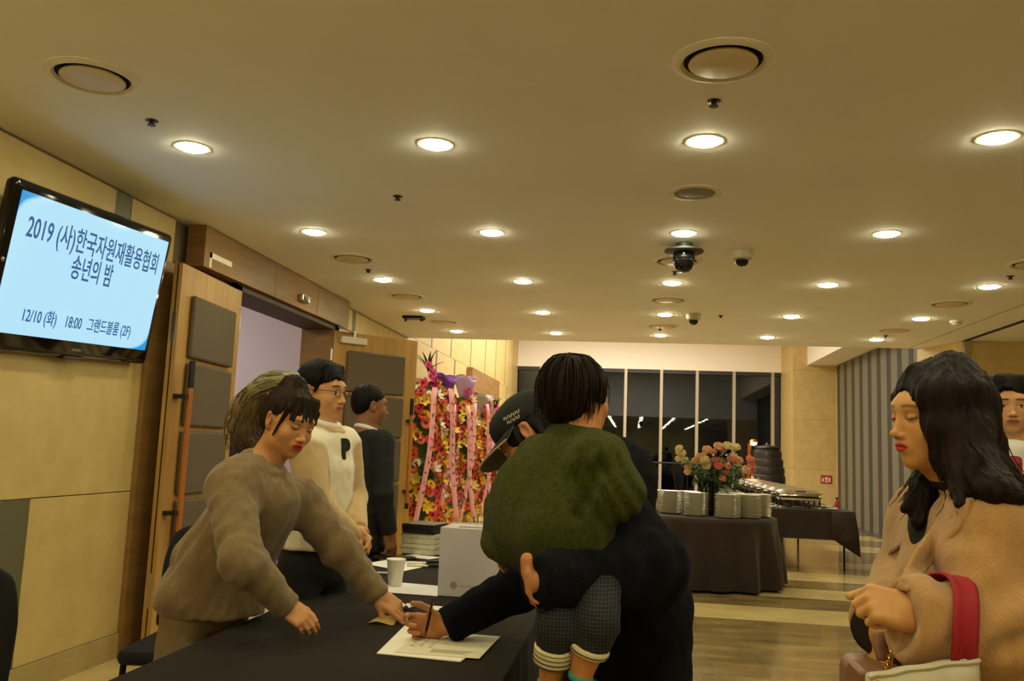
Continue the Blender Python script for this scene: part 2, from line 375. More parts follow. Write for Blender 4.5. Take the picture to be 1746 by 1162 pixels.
MB().lathe([(.155, 0), (.155, -.004), (.118, -.006), (.116, 0)], 40).build('rim', Mtrim, o, True)
MB().lathe([(.117, -.002), (.08, -.007), (.0005, -.009)], 40).build('grille', mat('grey_grille', '8f8a80', .6, bump=.5, bscale=500), o, True)
spk = MB().lathe([(.03, 0), (.03, -.003), (.012, -.006), (.012, -.018), (.02, -.022), (.02, -.025), (.0005, -.026)], 14).mesh('head', mat('dark_bronze', '3d372f', .4, metal=.5), True)
for n_, (xx, yy) in zip(('beside the vent above the wall screen', 'between the big middle vent and the nearest lamp row', 'between the second and third column of lamps, alone', 'before the doorway, close to a vent', 'right behind the black dome camera', 'close to the right photo edge', 'in the middle column near the ceiling edge', 'between the small dome camera and the far middle lamps', 'in the right column near the ceiling edge'),
                         ((-2.34, 3.69), (.31, 3.58), (-1.46, 4.94), (-2.33, 7.11), (.31, 7.08), (2.92, 7.12), (.29, 10.37), (.9, 9.3), (2.93, 10.55))):
    tag(link('sprinkler', spk, None, (xx, yy, H)), 'tiny dark ceiling sprinkler '+n_, 'sprinkler', 'ceiling sprinklers')
o = thing('dome_camera', 'large black dome security camera hanging from the ceiling', 'camera', (.33, 6.1, H))
MB().lathe([(.055, 0), (.055, -.04), (.135, -.05), (.14, -.062), (.13, -.07), (.07, -.074)], 28).build('mount', mat('charcoal_plastic', '34352c', .5), o, True)
MB().lathe([(.075, -.072), (.078, -.12), (.074, -.15), (.06, -.185), (.035, -.207), (.0005, -.214)], 28).build('dome', Mglossblack, o, True)
MB().lathe([(.079, -.1), (.08, -.108), (.079, -.116)], 28).build('band', Mblackmetal, o, True)
for lab, xx, yy in (('small pale dome camera right of the large black one', .76, 6.32), ('small pale dome camera farthest back, by the middle lamps', .61, 9.23)):
    o = thing('mini_dome_camera', lab, 'camera', (xx, yy, H), 0, 'small dome cameras')
    MB().lathe([(.08, 0), (.08, -.012), (.072, -.06), (.05, -.07)], 24).build('housing', mat('ivory_plastic', 'b7ab90', .5), o, True)
    MB().lathe([(.048, -.066), (.047, -.09), (.03, -.112), (.0005, -.12)], 24).build('dome', Mglossblack, o, True)
o = thing('smoke_detector', 'small white smoke detector at the right beside the ceiling slot', 'detector', (3.3, 9.37, H))
MB().lathe([(.06, 0), (.06, -.02), (.045, -.03), (.04, -.045), (.0005, -.05)], 20).build('housing', Mwhite, o, True)
MB().lathe([(.05, -.022), (.052, -.027), (.05, -.03)], 20).build('slot_ring', Mblack, o, True)
o = thing('projector_lift', 'small dark ceiling bracket near the left wall past the doors', 'bracket', (-2.6, 9.75, H))
MB().box((-.12, -.08, -.03), (.12, .08, 0)).build('plate', Mblackmetal, o)
MB().tube([(-.1, 0, -.03), (-.1, 0, -.06)], .015).build('knob', Mblackmetal, o); MB().tube([(.09, .03, -.03), (.09, .03, -.05)], .02).build('knob', Mblackmetal, o)
o = thing('door_sensor', 'small silver sensor box on the oak header above the doors', 'sensor', (-3.06, 7.45, 2.7))
MB().bevbox((0, -.09, -.03), (.05, .09, .035), .008, 0).build('housing', Msteel, o)
MB().bevbox((.05, -.06, -.02), (.056, .02, .02), .004, 0).build('lens', Mblack, o)
o = thing('wall_tape', 'crooked strip of white tape on the oak header corner', 'tape', (-3.06, 5.7, 2.62))
MB().box((0, 0, .07), (.002, .34, .11)).box((0, 0, 0), (.002, .03, .11)).build('strip', Mwhite, o)

# ------------------------------------------------------------------ wall screen, tilted forward on its mount
TVW, TVH = 1.42, .86
a0, b0 = Vector((-2.975, 5.06, 2.675)), Vector((-3.11, 5.10, 1.855))   # right edge: top and bottom
up = (a0-b0).normalized(); right = Vector((0, 1, 0)); right = (right-up*right.dot(up)).normalized(); nrm = right.cross(up)
tv = thing('wall_screen', 'black flat television tilted on the stone wall showing blue Korean writing', 'television')
Mt = Matrix((right, up, nrm)).transposed().to_4x4(); Mt.translation = (a0+b0)/2-right*TVW/2
tv.matrix_world = Mt
MB().bevbox((-TVW/2, -TVH/2, -.07), (TVW/2, TVH/2, 0), .03, 2).build('casing', Mglossblack, tv, True)
def screen_mat():
    M = emit('lit_screen', (.46, .78, .95), 1.0); nt = M.node_tree; b = nt.nodes['Principled BSDF']
    b.inputs['Roughness'].default_value = .06
    tc = nt.nodes.new('ShaderNodeTexCoord'); sx = nt.nodes.new('ShaderNodeSeparateXYZ'); nt.links.new(tc.outputs['Generated'], sx.inputs[0])
    # blue curved corners of the slide: radial distance from the slide centre
    def mth(op, a, b_): 
        n = nt.nodes.new('ShaderNodeMath'); n.operation = op
        for i, q in enumerate((a, b_)):
            if isinstance(q, (int, float)): n.inputs[i].default_value = q
            else: nt.links.new(q, n.inputs[i])
        return n.outputs[0]
    u = mth('ABSOLUTE', mth('SUBTRACT', sx.outputs[0], .5), 0); v = mth('ABSOLUTE', mth('SUBTRACT', sx.outputs[1], .5), 0)
    d = mth('ADD', mth('POWER', mth('MULTIPLY', u, 2), 6), mth('POWER', mth('MULTIPLY', v, 2), 6))
    side = mth('MULTIPLY', mth('SUBTRACT', sx.outputs[0], .5), mth('SUBTRACT', sx.outputs[1], .5))
    d = mth('MULTIPLY', d, mth('LESS_THAN', side, 0))
    r = nt.nodes.new('ShaderNodeValToRGB'); nt.links.new(mth('MULTIPLY', d, .5), r.inputs[0])
    e = r.color_ramp.elements; e[0].position = .50; e[0].color = (.46, .78, .95, 1); e[1].position = .62; e[1].color = (.02, .32, .72, 1)
    k = e.new(.545); k.color = (.30, .66, .93, 1)
    nt.links.new(r.outputs[0], b.inputs['Emission Color']); return M
MB().add([(-.66, -.335, .0015), (.66, -.335, .0015), (.66, .375, .0015), (-.66, .375, .0015)], [(0, 1, 2, 3)]).build('display', screen_mat(), tv)
Mnavy = emit('slide_letters', (.012, .085, .28), 1.0)
text('2019 (사)한국자원재활용협회', .145, tv, (.012, .205, .0025), (0, 0, 0), Mnavy, sx=.67, bold=.0016)
text('송년의 밤', .145, tv, (-.01, .06, .0025), (0, 0, 0), Mnavy, sx=.64, bold=.0016)
for tx_, xx_ in (('12/10 (화)', -.345), ('18:00', -.075), ('그랜드볼룸 (2F)', .255)): text(tx_, .088, tv, (xx_, -.235, .0025), (0, 0, 0), Mnavy, sx=.74, bold=.0008)
MB().bevbox((-.04, -.388, 0), (.04, -.375, .003), .001, 2).build('nameplate', Msteel, tv)
g = MB().lathe([(.012, 0), (.012, .003), (.0005, .004)], 12, (-.685, .02, 0)); g.build('power_lamp', Msteel, tv)
MB().bevbox((-.09, -.438, -.05), (.09, -.42, .004), .008, 2).build('speaker_lip', Mblack, tv)
MB().box((-.3, -.2, -.17), (.3, .2, -.07)).build('mount', Mblackmetal, tv)

# ------------------------------------------------------------------ registration table and its cloth
def cloth_rect(x0, x1, y0, y1, zt, zb, amp=.018, wl_=.23, seed=0, corner=.03, flare=.03):
    r_ = random.Random(seed); per = []
    def edge(p, q):
        n = max(4, int((Vector(q)-Vector(p)).length/.035))
        for i in range(n): per.append(Vector(p).lerp(Vector(q), i/n))
    edge((x0, y0), (x1, y0)); edge((x1, y0), (x1, y1)); edge((x1, y1), (x0, y1)); edge((x0, y1), (x0, y0))
    c = Vector(((x0+x1)/2, (y0+y1)/2)); N = len(per); v = []; f = []
    lv = [(0, 0, 0), (.006, -.002, 0), (.010, -.010, 0), (.011, -.05, .15), (.012, -.15, .4), (.013, -.35, .75), (.014, -.55, .9), (.015, zb-zt, 1)]
    lv = [q for q in lv if q[1] > zb-zt or q is lv[-1]]
    s = 0
    for li, (out, dz, aa) in enumerate(lv):
        s = 0
        for i, p in enumerate(per):
            nx = per[(i+1) % N]-per[i-1]; nrm_ = Vector((nx.y, -nx.x)).normalized()
            ph = i*.035/wl_*2*PI
            wv = (math.sin(ph+.8*math.sin(ph*.31))+.5*math.sin(ph*.57+2))*amp*aa+flare*aa*(-dz/.7)
            q = p+nrm_*(out+wv); v.append((q.x, q.y, zt+dz))
    for l in range(len(lv)-1):
        for i in range(N): f.append((l*N+i, l*N+(i+1) % N, (l+1)*N+(i+1) % N, (l+1)*N+i))
    f = [q[::-1] for q in f]; f.append(tuple(range(N)))
    m_ = MB(); m_.add(v, f); return m_
def fold_table(name, label, x0, x1, y0, y1, zt, nleg=4):
    o = thing(name, label, 'table', ((x0+x1)/2, (y0+y1)/2, 0)); hx, hy = (x1-x0)/2-.012, (y1-y0)/2-.012
    MB().box((-hx, -hy, zt-.03), (hx, hy, zt-.004)).build('tabletop', mat(name+'_board', '6b553c', .6), o)
    for sx in (-1, 1):
        for k in range(nleg//2):
            yy = -hy+.1+(2*hy-.2)*k/(nleg//2-1)
            MB().tube([(sx*(hx-.07), yy, 0), (sx*(hx-.07), yy, zt-.03)], .014).build('leg', Mblackmetal, o)
    return o
fold_table('registration_table', 'long folding table hidden under the plain black cloth in front', -1.36, -.36, 1.7, 5.55, .744, 6)
tc_ = cloth_rect(-1.36, -.36, 1.7, 5.55, .75, .03, seed=3).build('tablecloth', Mcloth, None, True)
tag(tc_, 'plain black cloth over the long registration table in front', 'tablecloth')

TZ = .752
def sheet(name, label, pts, m=Mpaper, z=TZ, th=.0012, group=None):
    n = len(pts); v = [(x, y, z) for x, y in pts]+[(x, y, z+th) for x, y in pts]
    f = [tuple(range(n-1, -1, -1)), tuple(range(n, 2*n))]+[(i, (i+1) % n, n+(i+1) % n, n+i) for i in range(n)]
    o = MB().add(v, f).build(name, m); tag(o, label, 'paper', group); return o
o = sheet('name_list', 'sheaf of white name lists under the signing hand, with printed columns', [(-.775, 2.68), (-.505, 2.655), (-.455, 3.02), (-.80, 3.10)], th=.003)
o2 = sheet('form_sheet', 'cream form lying on top of the white name lists', [(-.725, 2.70), (-.455, 2.70), (-.44, 3.03), (-.715, 3.04)], mat('cream_form', 'ddd3b6', .8), TZ+.0035)
mk = MB()
for j in range(7):
    for i in range(3):
        x = -.70+i*.03; y = 2.80+j*.028
        if rnd.random() < .85: mk.box((x, y, TZ+.0048), (x+.006+rnd.random()*.010, y+.004, TZ+.0051))
for i in range(4): mk.box((-.62, 2.735+i*.012, TZ+.0048), (-.62+.08+rnd.random()*.06, 2.738+i*.012, TZ+.0051))
mk2 = mk.build('handwriting', Mink, o2); mk2['kind'] = 'stuff'
sheet('paper_sheet', 'white sheet under the paper cup, reaching the ballot box', [(-1.10, 3.77), (-.83, 3.755), (-.85, 4.02), (-1.12, 4.06)], Mpaperw)
sheet('notice_sheet', 'white sheets on the table behind the paper cup', [(-1.43, 4.60), (-1.16, 4.42), (-1.08, 4.68), (-1.34, 4.86)], Mpaperw, TZ)
sheet('paper_slip', 'narrow white paper slip behind the signing hand', [(-.80, 3.45), (-.60, 3.40), (-.59, 3.50), (-.79, 3.53)], Mpaper)
sheet('loose_sheet', 'loose white sheet beside the two stacked gift boxes', [(-1.34, 5.0), (-1.15, 4.93), (-1.10, 5.04), (-1.28, 5.12)], Mpaperw)
o = MB().grid(lambda u, v: (-.915+.06*u+.004*math.sin(v*9), 3.40+.05*v, TZ+.006+.012*abs(math.sin(u*7+v*4))), 9, 9).build('crumpled_tissue', Mpaperw, None, True)
tag(o, 'small crumpled white tissue by the pointing fingers', 'tissue'); o.modifiers.new('thick', 'SOLIDIFY').thickness = .002
o = MB().grid(lambda u, v: (-.935+.09*u, 3.10+.07*v+.02*u, TZ+.003+.02*u*v+.006*math.sin(u*5)), 8, 8).build('yellow_note', mat('mustard_paper', 'c9a53c', .6), None, True)
tag(o, 'mustard yellow folded note under the pointing hand', 'note'); o.modifiers.new('thick', 'SOLIDIFY').thickness = .002
# paper cup
o = thing('paper_cup', 'plain white paper cup standing on a sheet', 'cup', (-1.075, 3.95, TZ+.0012))
MB().lathe([(.030, 0), (.031, .002), (.0425, .118), (.0425, .116), (.040, .114), (.030, .008), (.0005, .008)], 32).build('cup_wall', mat('cup_paper', 'e6dfc6', .65), o, True)
MB().lathe([(.0405, .113), (.0445, .114), (.0455, .118), (.044, .122), (.0405, .121)], 32).build('rolled_rim', mat('cup_rim', 'efe9d4', .5), o, True)
# white acrylic ballot box
o = thing('ballot_box', 'white acrylic ballot box with a small grey emblem', 'box', (-.69, 3.93, TZ))
Mac = mat('white_acrylic', 'e2dbe2', .18, spec=.5); Mac.node_tree.nodes['Principled BSDF'].inputs['Transmission Weight'].default_value = .15
hw, hd, hh, th = .145, .15, .292, .006
MB().box((-hw, -hd, 0), (hw, -hd+th, hh)).build('front_panel', Mac, o)
MB().box((-hw, hd-th, 0), (hw, hd, hh)).build('rear_panel', Mac, o)
MB().box((-hw, -hd+th, 0), (-hw+th, hd-th, hh)).build('side_panel', Mac, o)
MB().box((hw-th, -hd+th, 0), (hw, hd-th, hh)).build('side_panel', Mac, o)
MB().box((-hw+th, -hd+th, 0), (hw-th, hd-th, th)).build('base_panel', Mac, o)
MB().box((-hw+th, -hd+th, hh-.012), (hw-th, -.035, hh-.006)).box((-hw+th, .035, hh-.012), (hw-th, hd-th, hh-.006)).box((-hw+th, -.035, hh-.012), (-.09, .035, hh-.006)).box((.09, -.035, hh-.012), (hw-th, .035, hh-.006)).build('slotted_lid', Mac, o)
g = MB().lathe([(.0005, 0), (.016, 0), (.016, .0006), (.0005, .0006)], 24, M=Matrix.Translation((-.075, -hd-.0002, .047))@Matrix.Rotation(PI/2, 4, 'X'))
g.build('emblem', mat('gold_grey_print', '9c9486', .6), o)
g = MB()
for k in range(11): g.box((-.05+k*.0085, -hd-.0006, .041), (-.05+k*.0085+.0062, -hd, .0475))
g = g.build('small_print', mat('grey_print', 'a39d96', .6), o); g['kind'] = 'stuff'
# gift boxes and black folders at the far end
Mgift = mat('pale_marbled_card', 'd3cfb4', .5, var=.15, vscale=18, second='b4b49b')
for k, lab in ((0, 'pale marbled gift box, lower of the two at the table end'), (1, 'pale marbled gift box, upper one, under the black folders')):
    o = thing('gift_box', lab, 'box', (-1.24, 5.22, TZ+k*.062), R(-14), 'pale marbled gift boxes')
    MB().bevbox((-.11, -.11, 0), (.11, .11, .034), .004, 2).build('box_base', Mgift, o)
    MB().bevbox((-.114, -.114, .034), (.114, .114, .06), .004, 2).build('lid', Mgift, o)
for k in range(4):
    o = thing('black_folder', 'black folder in the small pile on the gift boxes, %s' % ('bottom one', 'second from the bottom', 'second from the top', 'top one')[k], 'folder', (-1.24+rnd.uniform(-.01, .01), 5.21, TZ+.125+k*.014), R(-14+rnd.uniform(-6, 6)), 'black folders on the gift boxes')
    MB().bevbox((-.105, -.12, 0), (.105, .12, .004), .0015, 2).build('cover', Mblack, o)
    MB().box((-.1, -.115, .004), (.1, .118, .009)).build('page_block', mat('dark_pages', '2c2b2a', .8), o)
    MB().bevbox((-.105, -.12, .009), (.105, .12, .0125), .0015, 2).build('cover', Mblack, o)
for k, (x, y, rz, m_, lab) in enumerate(((-1.16, 4.72, 12, 'e8e2d2', 'white ballpoint pen, upper one near the far white sheets'), (-1.12, 4.60, 6, 'd8cf9e', 'cream ballpoint pen below the white one'), (-1.24, 4.27, 10, 'cfc7ac', 'pale pen by the sleeve behind the paper cup'))):
    o = thing('ballpoint_pen', lab, 'pen', (x, y, TZ+.007), R(rz), 'pens lying on the table')
    MB().tube([(-.07, 0, 0), (.045, 0, 0)], .0058, 10).build('barrel', mat('pen_'+m_, m_, .35), o, True)
    MB().tube([(.045, 0, 0), (.068, 0, 0)], [.0055, .0015], 10).build('tip', Mblack, o, True)
    MB().box((-.066, -.0015, .0055), (-.02, .0015, .0075)).build('clip', Msteel, o)
o = thing('black_tray', 'flat black case lying before the stacked gift boxes', 'case', (-1.33, 4.86, TZ), R(-25))
MB().bevbox((-.11, -.06, 0), (.11, .06, .018), .005, 2).build('case_body', Mblack, o, True)
MB().bevbox((-.10, -.05, .018), (.10, .05, .021), .002, 2).build('flap', Mglossblack, o)
o = thing('black_stapler', 'small black stapler beside the white pens', 'stapler', (-1.04, 4.66, TZ), R(15))
MB().bevbox((-.06, -.014, 0), (.06, .014, .012), .004, 2).build('base', Mblack, o); MB().bevbox((-.055, -.012, .018), (.06, .012, .034), .005, 2).build('arm', Mblack, o)
MB().box((.03, -.01, .012), (.055, .01, .018)).build('hinge', Msteel, o)

# ------------------------------------------------------------------ chairs partly in view
def chair(name, label, x, y, rz, m_):
    o = thing(name, label, 'chair', (x, y, 0), R(rz), 'dark banquet chairs behind the table')
    MB().bevbox((-.22, -.22, .42), (.22, .22, .49), .03, 2).build('seat', m_, o, True)
    def back(u, v):
        a = (u-.5)*2; z = .50+.48*v; wd = .21*(1-.25*max(0, v-.6)**2*6)
        return (a*wd, .22+.05*v-.03*(1-a*a), z-.06*a**4*v)
    b_ = MB().grid(back, 13, 13).build('backrest', m_, o, 'full'); sd = b_.modifiers.new('thick', 'SOLIDIFY'); sd.thickness = .05; sb = b_.modifiers.new('soft', 'SUBSURF'); sb.levels = sb.render_levels = 1
    for sx in (-1, 1):
        for yy, dy in ((-.19, -.02), (.19, .05)): MB().tube([(sx*.19, yy, .43), (sx*.2, yy+dy, 0)], .014).build('leg', Mblackmetal, o)
    return o
Mnavyc = mat('navy_chair_fabric', '14141f', .9, bump=.1, bscale=400); Mblkc = mat('black_chair_fabric', '0d0c0d', .95, bump=.1, bscale=400)
chair('black_chair', 'black fabric chair against the stone wall at the left photo edge', -2.10, 2.3, 5, Mblkc)
chair('navy_chair', 'navy round-backed chair behind the leaning woman', -1.97, 3.75, 8, Mnavyc)

# ------------------------------------------------------------------ round plate table
RC = Vector((.82, 10.12)); RR = .77
def rcloth(u, v):
    a = u*2*PI
    if v < .3: r = RR*v/.3; z = .75
    else:
        t = (v-.3)/.7; z = .75-.72*t if t > .02 else .745
        wv = math.sin(a*17+.9*math.sin(a*3))*.6+math.sin(a*11+1)*.4
        r = RR+.016+.07*t+.075*wv*min(1, t*1.3)
    return (RC.x+r*math.cos(a), RC.y+r*math.sin(a), z)
o = MB().grid(rcloth, 181, 24).build('round_tablecloth', Mcloth2, None, 'full'); tag(o, 'dark brown pleated cloth on the round plate table', 'tablecloth')
o = thing('round_table', 'round table hidden under the pleated dark brown cloth', 'table', (RC.x, RC.y, 0))
MB().lathe([(.0005, .715), (.74, .715), (.74, .743), (.0005, .743)], 40).build('tabletop', mat('plywood', '8d7350', .6), o)
for k in range(4):
    a = PI/4+k*PI/2; MB().tube([(.55*math.cos(a), .55*math.sin(a), 0), (.55*math.cos(a), .55*math.sin(a), .715)], .016).build('leg', Mblackmetal, o)
Mchina = mat('white_china', 'ece5cf', .18, spec=.5)
plate_me = MB().lathe([(.0005, 0), (.075, 0), (.08, .002), (.125, .013), (.137, .0165), (.138, .0185), (.135, .019), (.12, .0165), (.085, .006), (.0005, .005)], 32).mesh('dinner_plate', Mchina, True)
stacks = [(.43, 9.98, 17, 'tall stack at the left edge of the round table'), (.70, 9.78, 17, 'tall front stack just left of the black vase'), (1.02, 9.64, 17, 'tall front stack just right of the black vase'),
          (1.26, 9.80, 17, 'front stack at the right end of the round table'), (1.42, 10.1, 17, 'stack peeking out behind the rightmost front stack'), (.36, 10.34, 16, 'stack at the back left of the round table'),
          (.66, 10.42, 16, 'stack at the back, left behind the vase'), (.955, 10.42, 15, 'stack at the back, right behind the vase'), (1.24, 10.40, 16, 'stack at the back right of the round table')]
for x, y, n, lab in stacks:
    for k in range(n):
        o = link('dinner_plate', plate_me, None, (x+rnd.uniform(-.003, .003), y+rnd.uniform(-.003, .003), .7505+k*.0148), (0, 0, rnd.random()*6))
        tag(o, ('topmost white dinner plate of the ' if k == n-1 else 'white dinner plate in the ')+lab, 'plate', 'white plates, '+lab)

# flower helper meshes
def petals(n, L, W, lift, cup=0, r0=.1, rows=3, z0=0, rot=0, wave=0):
    m_ = MB()
    for k in range(n):
        a = 2*PI*k/n+rot; ca, sa = math.cos(a), math.sin(a); v = []; f = []
        for i in range(rows+1):
            t = i/rows; r = L*(r0+(1-r0)*t)*(1-cup*t*t); h = z0+lift*t+cup*L*t*t; wd = W*math.sin(PI*min(1, .22+.7*t))*(1 if t < 1 else .5)
            for s_ in (-1, 0, 1):
                x = r; y = s_*wd; z = h+(abs(s_)*wd*.35 if cup else -abs(s_)*wd*.15)+wave*math.sin(3*t+k*2+s_)
                v.append((x*ca-y*sa, x*sa+y*ca, z))
        for i in range(rows):
            for s_ in range(2): q = i*3+s_; f.append((q, q+1, q+4, q+3))
        m_.add(v, f)
    return m_
def gerbera(hexc, cc):
    m_ = petals(14, .055, .010, .006, 0, .15, 2).mesh('gerbera', mat('gerbera_'+hexc, hexc, .6, var=.1, vscale=60))
    m2 = petals(14, .038, .008, .012, 0, .1, 1, .004, .2); q = MB().lathe([(.014, .010), (.010, .016), (.0005, .017)], 10)
    bm_ = MB(); bm_.v, bm_.f = list(m2.v), list(m2.f); k0 = len(bm_.f); bm_.add(q.v, q.f)
    me = bpy.data.meshes.new('gerbera'); full = MB(); full.add([v.co for v in m_.vertices], [tuple(p.vertices) for p in m_.polygons]); n1 = len(full.f); full.add(bm_.v, bm_.f)
    me.from_pydata(full.v, [], full.f); me.materials.append(m_.materials[0]); me.materials.append(mat('gerbera_centre_'+cc, cc, .7))
    for i, p in enumerate(me.polygons): p.material_index = 1 if i >= n1+k0 else 0
    me.shade_smooth(); return me
def lily(hexc):
    me = petals(6, .085, .022, .05, .12, .05, 3, 0, 0, .004).mesh('lily', mat('lily_'+hexc, hexc, .55, var=.08, vscale=40), 'full'); return me
def rose(hexc):
    m_ = petals(5, .045, .026, .022, .35, .1, 3); q = petals(5, .032, .022, .030, .45, .08, 3, .003, .6); q2 = petals(4, .018, .016, .032, .5, .05, 2, .006, 1.2)
    m_.add(q.v, q.f).add(q2.v, q2.f); return m_.mesh('bloom', mat('bloom_'+hexc, hexc, .6, var=.12, vscale=30), 'full')
def leafmesh(L, W, droop, m_, name='leaf'):
    return MB().grid(lambda u, v: (L*u, (v-.5)*W*math.sin(PI*min(.97, .12+u*.85)), -droop*u*u+abs(v-.5)*W*.4), 6, 3).mesh(name, m_, 'full')
def look(d):
    """rotation taking +z to direction d"""
    return Vector((0, 0, 1)).rotation_difference(Vector(d).normalized()).to_matrix().to_4x4()
Mleaf = mat('florist_leaf', '3b5a22', .5, var=.25, vscale=20); Mleafd = mat('dark_leaf', '24391a', .45, var=.2, vscale=20); Mstem = mat('green_stem', '4d6b2c', .6)

# vase with lisianthus
VY = 10.0
vb = at(1211, 846, y=VY); vx = .87
o = thing('flower_vase', 'black vase of peach and cream lisianthus among the plates', 'vase', (vx, VY, .751))
MB().lathe([(.0005, 0), (.075, 0), (.08, .01), (.07, .1), (.068, .3), (.09, .36), (.10, .37), (.094, .366), (.06, .30), (.0005, .29)], 32).build('vase_body', Mglossblack, o, True)
cream = 'eedfae'; blush = 'f0c8a4'; peach = 'eda088'; coral = 'e58877'
meshes = {c_: rose(c_) for c_ in (cream, blush, peach, coral)}
FP = [(235, 170, cream), (235, 205, cream), (268, 220, cream), (230, 268, cream), (290, 290, cream), (325, 350, blush), (320, 395, blush), (430, 300, cream), (480, 285, cream), (495, 345, cream), (690, 150, cream), (745, 175, cream), (775, 160, cream), (800, 285, blush), (745, 255, cream), (860, 375, blush), (785, 350, cream),
      (500, 190, blush), (550, 205, peach), (640, 180, coral), (420, 255, blush), (455, 255, blush), (590, 290, coral), (540, 325, peach), (605, 345, coral), (720, 280, peach), (755, 300, peach), (690, 345, peach), (670, 400, peach), (640, 460, peach), (900, 275, peach), (915, 360, coral), (840, 420, peach), (890, 390, coral), (605, 155, blush), (560, 300, coral), (640, 330, peach), (395, 300, blush), (465, 320, cream), (905, 335, coral)]
top = Vector((0, 0, .36)); stems = MB(); fo = MB()
lm = leafmesh(.10, .035, .02, Mleaf)
for px, py, c_ in FP:
    P = at(1120+px/5.82, 740+py/5.82, y=VY+rnd.uniform(-.22, .12))-Vector((vx, VY, .751))
    d = (P-top*.6).normalized()+Vector((0, -.5, .1)); s_ = rnd.uniform(1.3, 1.75)
    b_ = link('bloom', meshes[c_], o); b_.matrix_local = Matrix.Translation(P)@look(d)@Matrix.Rotation(rnd.random()*6, 4, 'Z')@Matrix.Scale(s_, 4)
    mid = top.lerp(P, .5)+Vector((0, 0, .03)); stems.tube([top*.85, mid, P], .003, 5, False)
for k in range(330):
    t = rnd.random(); px, py, _ = rnd.choice(FP); P = at(1120+px/5.82, 740+py/5.82, y=VY+rnd.uniform(-.2, .2))-Vector((vx, VY, .751))
    P = top.lerp(P, .25+.7*t)+Vector((rnd.uniform(-.05, .05), rnd.uniform(-.06, .06), rnd.uniform(-.10, .01)))
    M_ = Matrix.Translation(P)@look(Vector((rnd.uniform(-1, 1), rnd.uniform(-1, .3), rnd.uniform(.2, 1))))@Matrix.Rotation(rnd.random()*6, 4, 'Z')
    fo.add([M_@v.co for v in lm.vertices], [tuple(p.vertices) for p in lm.polygons])
stems.build('stems', Mstem, o)['kind'] = 'stuff'; fo.build('foliage', Mleaf, o, 'full')['kind'] = 'stuff'

# ------------------------------------------------------------------ buffet with chafing dishes
bf = fold_table('buffet_table', 'long buffet table under a dark cloth carrying the chafing dishes', 1.72, 2.82, 11.75, 18.3, .764, 6)
cl = cloth_rect(1.70, 2.84, 11.72, 18.3, .77, .40, .012, .3, 5, flare=.02)
cl = cl.build('buffet_cloth', Mcloth2, None, True); tag(cl, 'dark brown cloth hanging halfway down the buffet table', 'tablecloth')
m_ = MB().add([(2.84, 11.70, .77), (2.86, 12.2, .765), (2.93, 12.1, .45), (2.90, 11.68, .2), (2.55, 11.68, .42), (2.55, 11.70, .765), (2.89, 11.72, .5)],
              [(0, 5, 4, 6), (6, 4, 3), (0, 6, 2, 1), (6, 3, 2)]); c_ = m_.build('corner_drape', Mcloth2, cl, True); c_.modifiers.new('thick', 'SOLIDIFY').thickness = .006
Mfuel = mat('fuel_can', '6d6a66', .4, metal=.6); Mknob = mat('ivory_knob', 'e8dcb8', .3)
cx_, n_ch = 2.2, 8
leg_me = MB().tube([(0, 0, .005), (0, 0, .145)], .011).mesh('leg', Mblackmetal); foot_me = MB().lathe([(.0005, 0), (.014, 0), (.018, .012), (.012, .024), (.0005, .026)], 12).mesh('foot', Mknob, True)
frame_me = MB().box((-.27, -.19, .135), (.27, -.175, .16)).box((-.27, .175, .135), (.27, .19, .16)).box((-.27, -.175, .135), (-.255, .175, .16)).box((.255, -.175, .135), (.27, .175, .16)).box((-.26, -.18, .03), (.26, -.17, .04)).box((-.26, .17, .03), (.26, .18, .04)).mesh('frame', Mblackmetal)
pan_me = MB().bevbox((-.26, -.18, .10), (.26, .18, .19), .01, 2).mesh('water_pan', Mchrome, True)
rim_me = MB().bevbox((-.285, -.205, .19), (.285, .205, .205), .005, 2).mesh('rim', Mchrome, True)
lid_me = MB().grid(lambda u, v: ((u-.5)*.55, (v-.5)*.39, .205+.045*(1-abs(2*u-1)**6)*(1-abs(2*v-1)**4)), 15, 13).mesh('lid', Msteel, 'full')
hand_me = MB().tube([(-.06, -.20, .215), (-.06, -.235, .222), (.06, -.235, .222), (.06, -.20, .215)], .008).mesh('lid_handle', Mblack, True)
can_me = MB().lathe([(.0005, 0), (.042, 0), (.042, .055), (.036, .058), (.0005, .058)], 16).mesh('fuel_can', Mfuel, True)
nth = ('nearest', 'second', 'third', 'fourth', 'fifth', 'sixth', 'seventh', 'farthest')
for k in range(n_ch):
    o = thing('chafing_dish', 'steel chafing dish on the buffet, %s of the row counted from the near end' % nth[k], 'chafing dish', (2.2, 12.1+k*.72, .771), 0, 'steel chafing dishes on the buffet')
    for q in (frame_me, pan_me, rim_me, lid_me, hand_me): link(q.name.split('.')[0], q, o)
    for sx in (-1, 1):
        for sy in (-1, 1):
            link('leg', leg_me, o, (sx*.25, sy*.17, 0)); link('foot', foot_me, o, (sx*.25, sy*.17, 0)); 
        link('fuel_can', can_me, o, (sx*.12, 0, .0))
    for sx in (-1, 1): link('knob', foot_me, o, (sx*.25, -.198, .150))
small = MB().lathe([(.0005, 0), (.05, 0), (.085, .012), (.086, .015), (.05, .005), (.0005, .004)], 24).mesh('side_plate', Mchina, True)
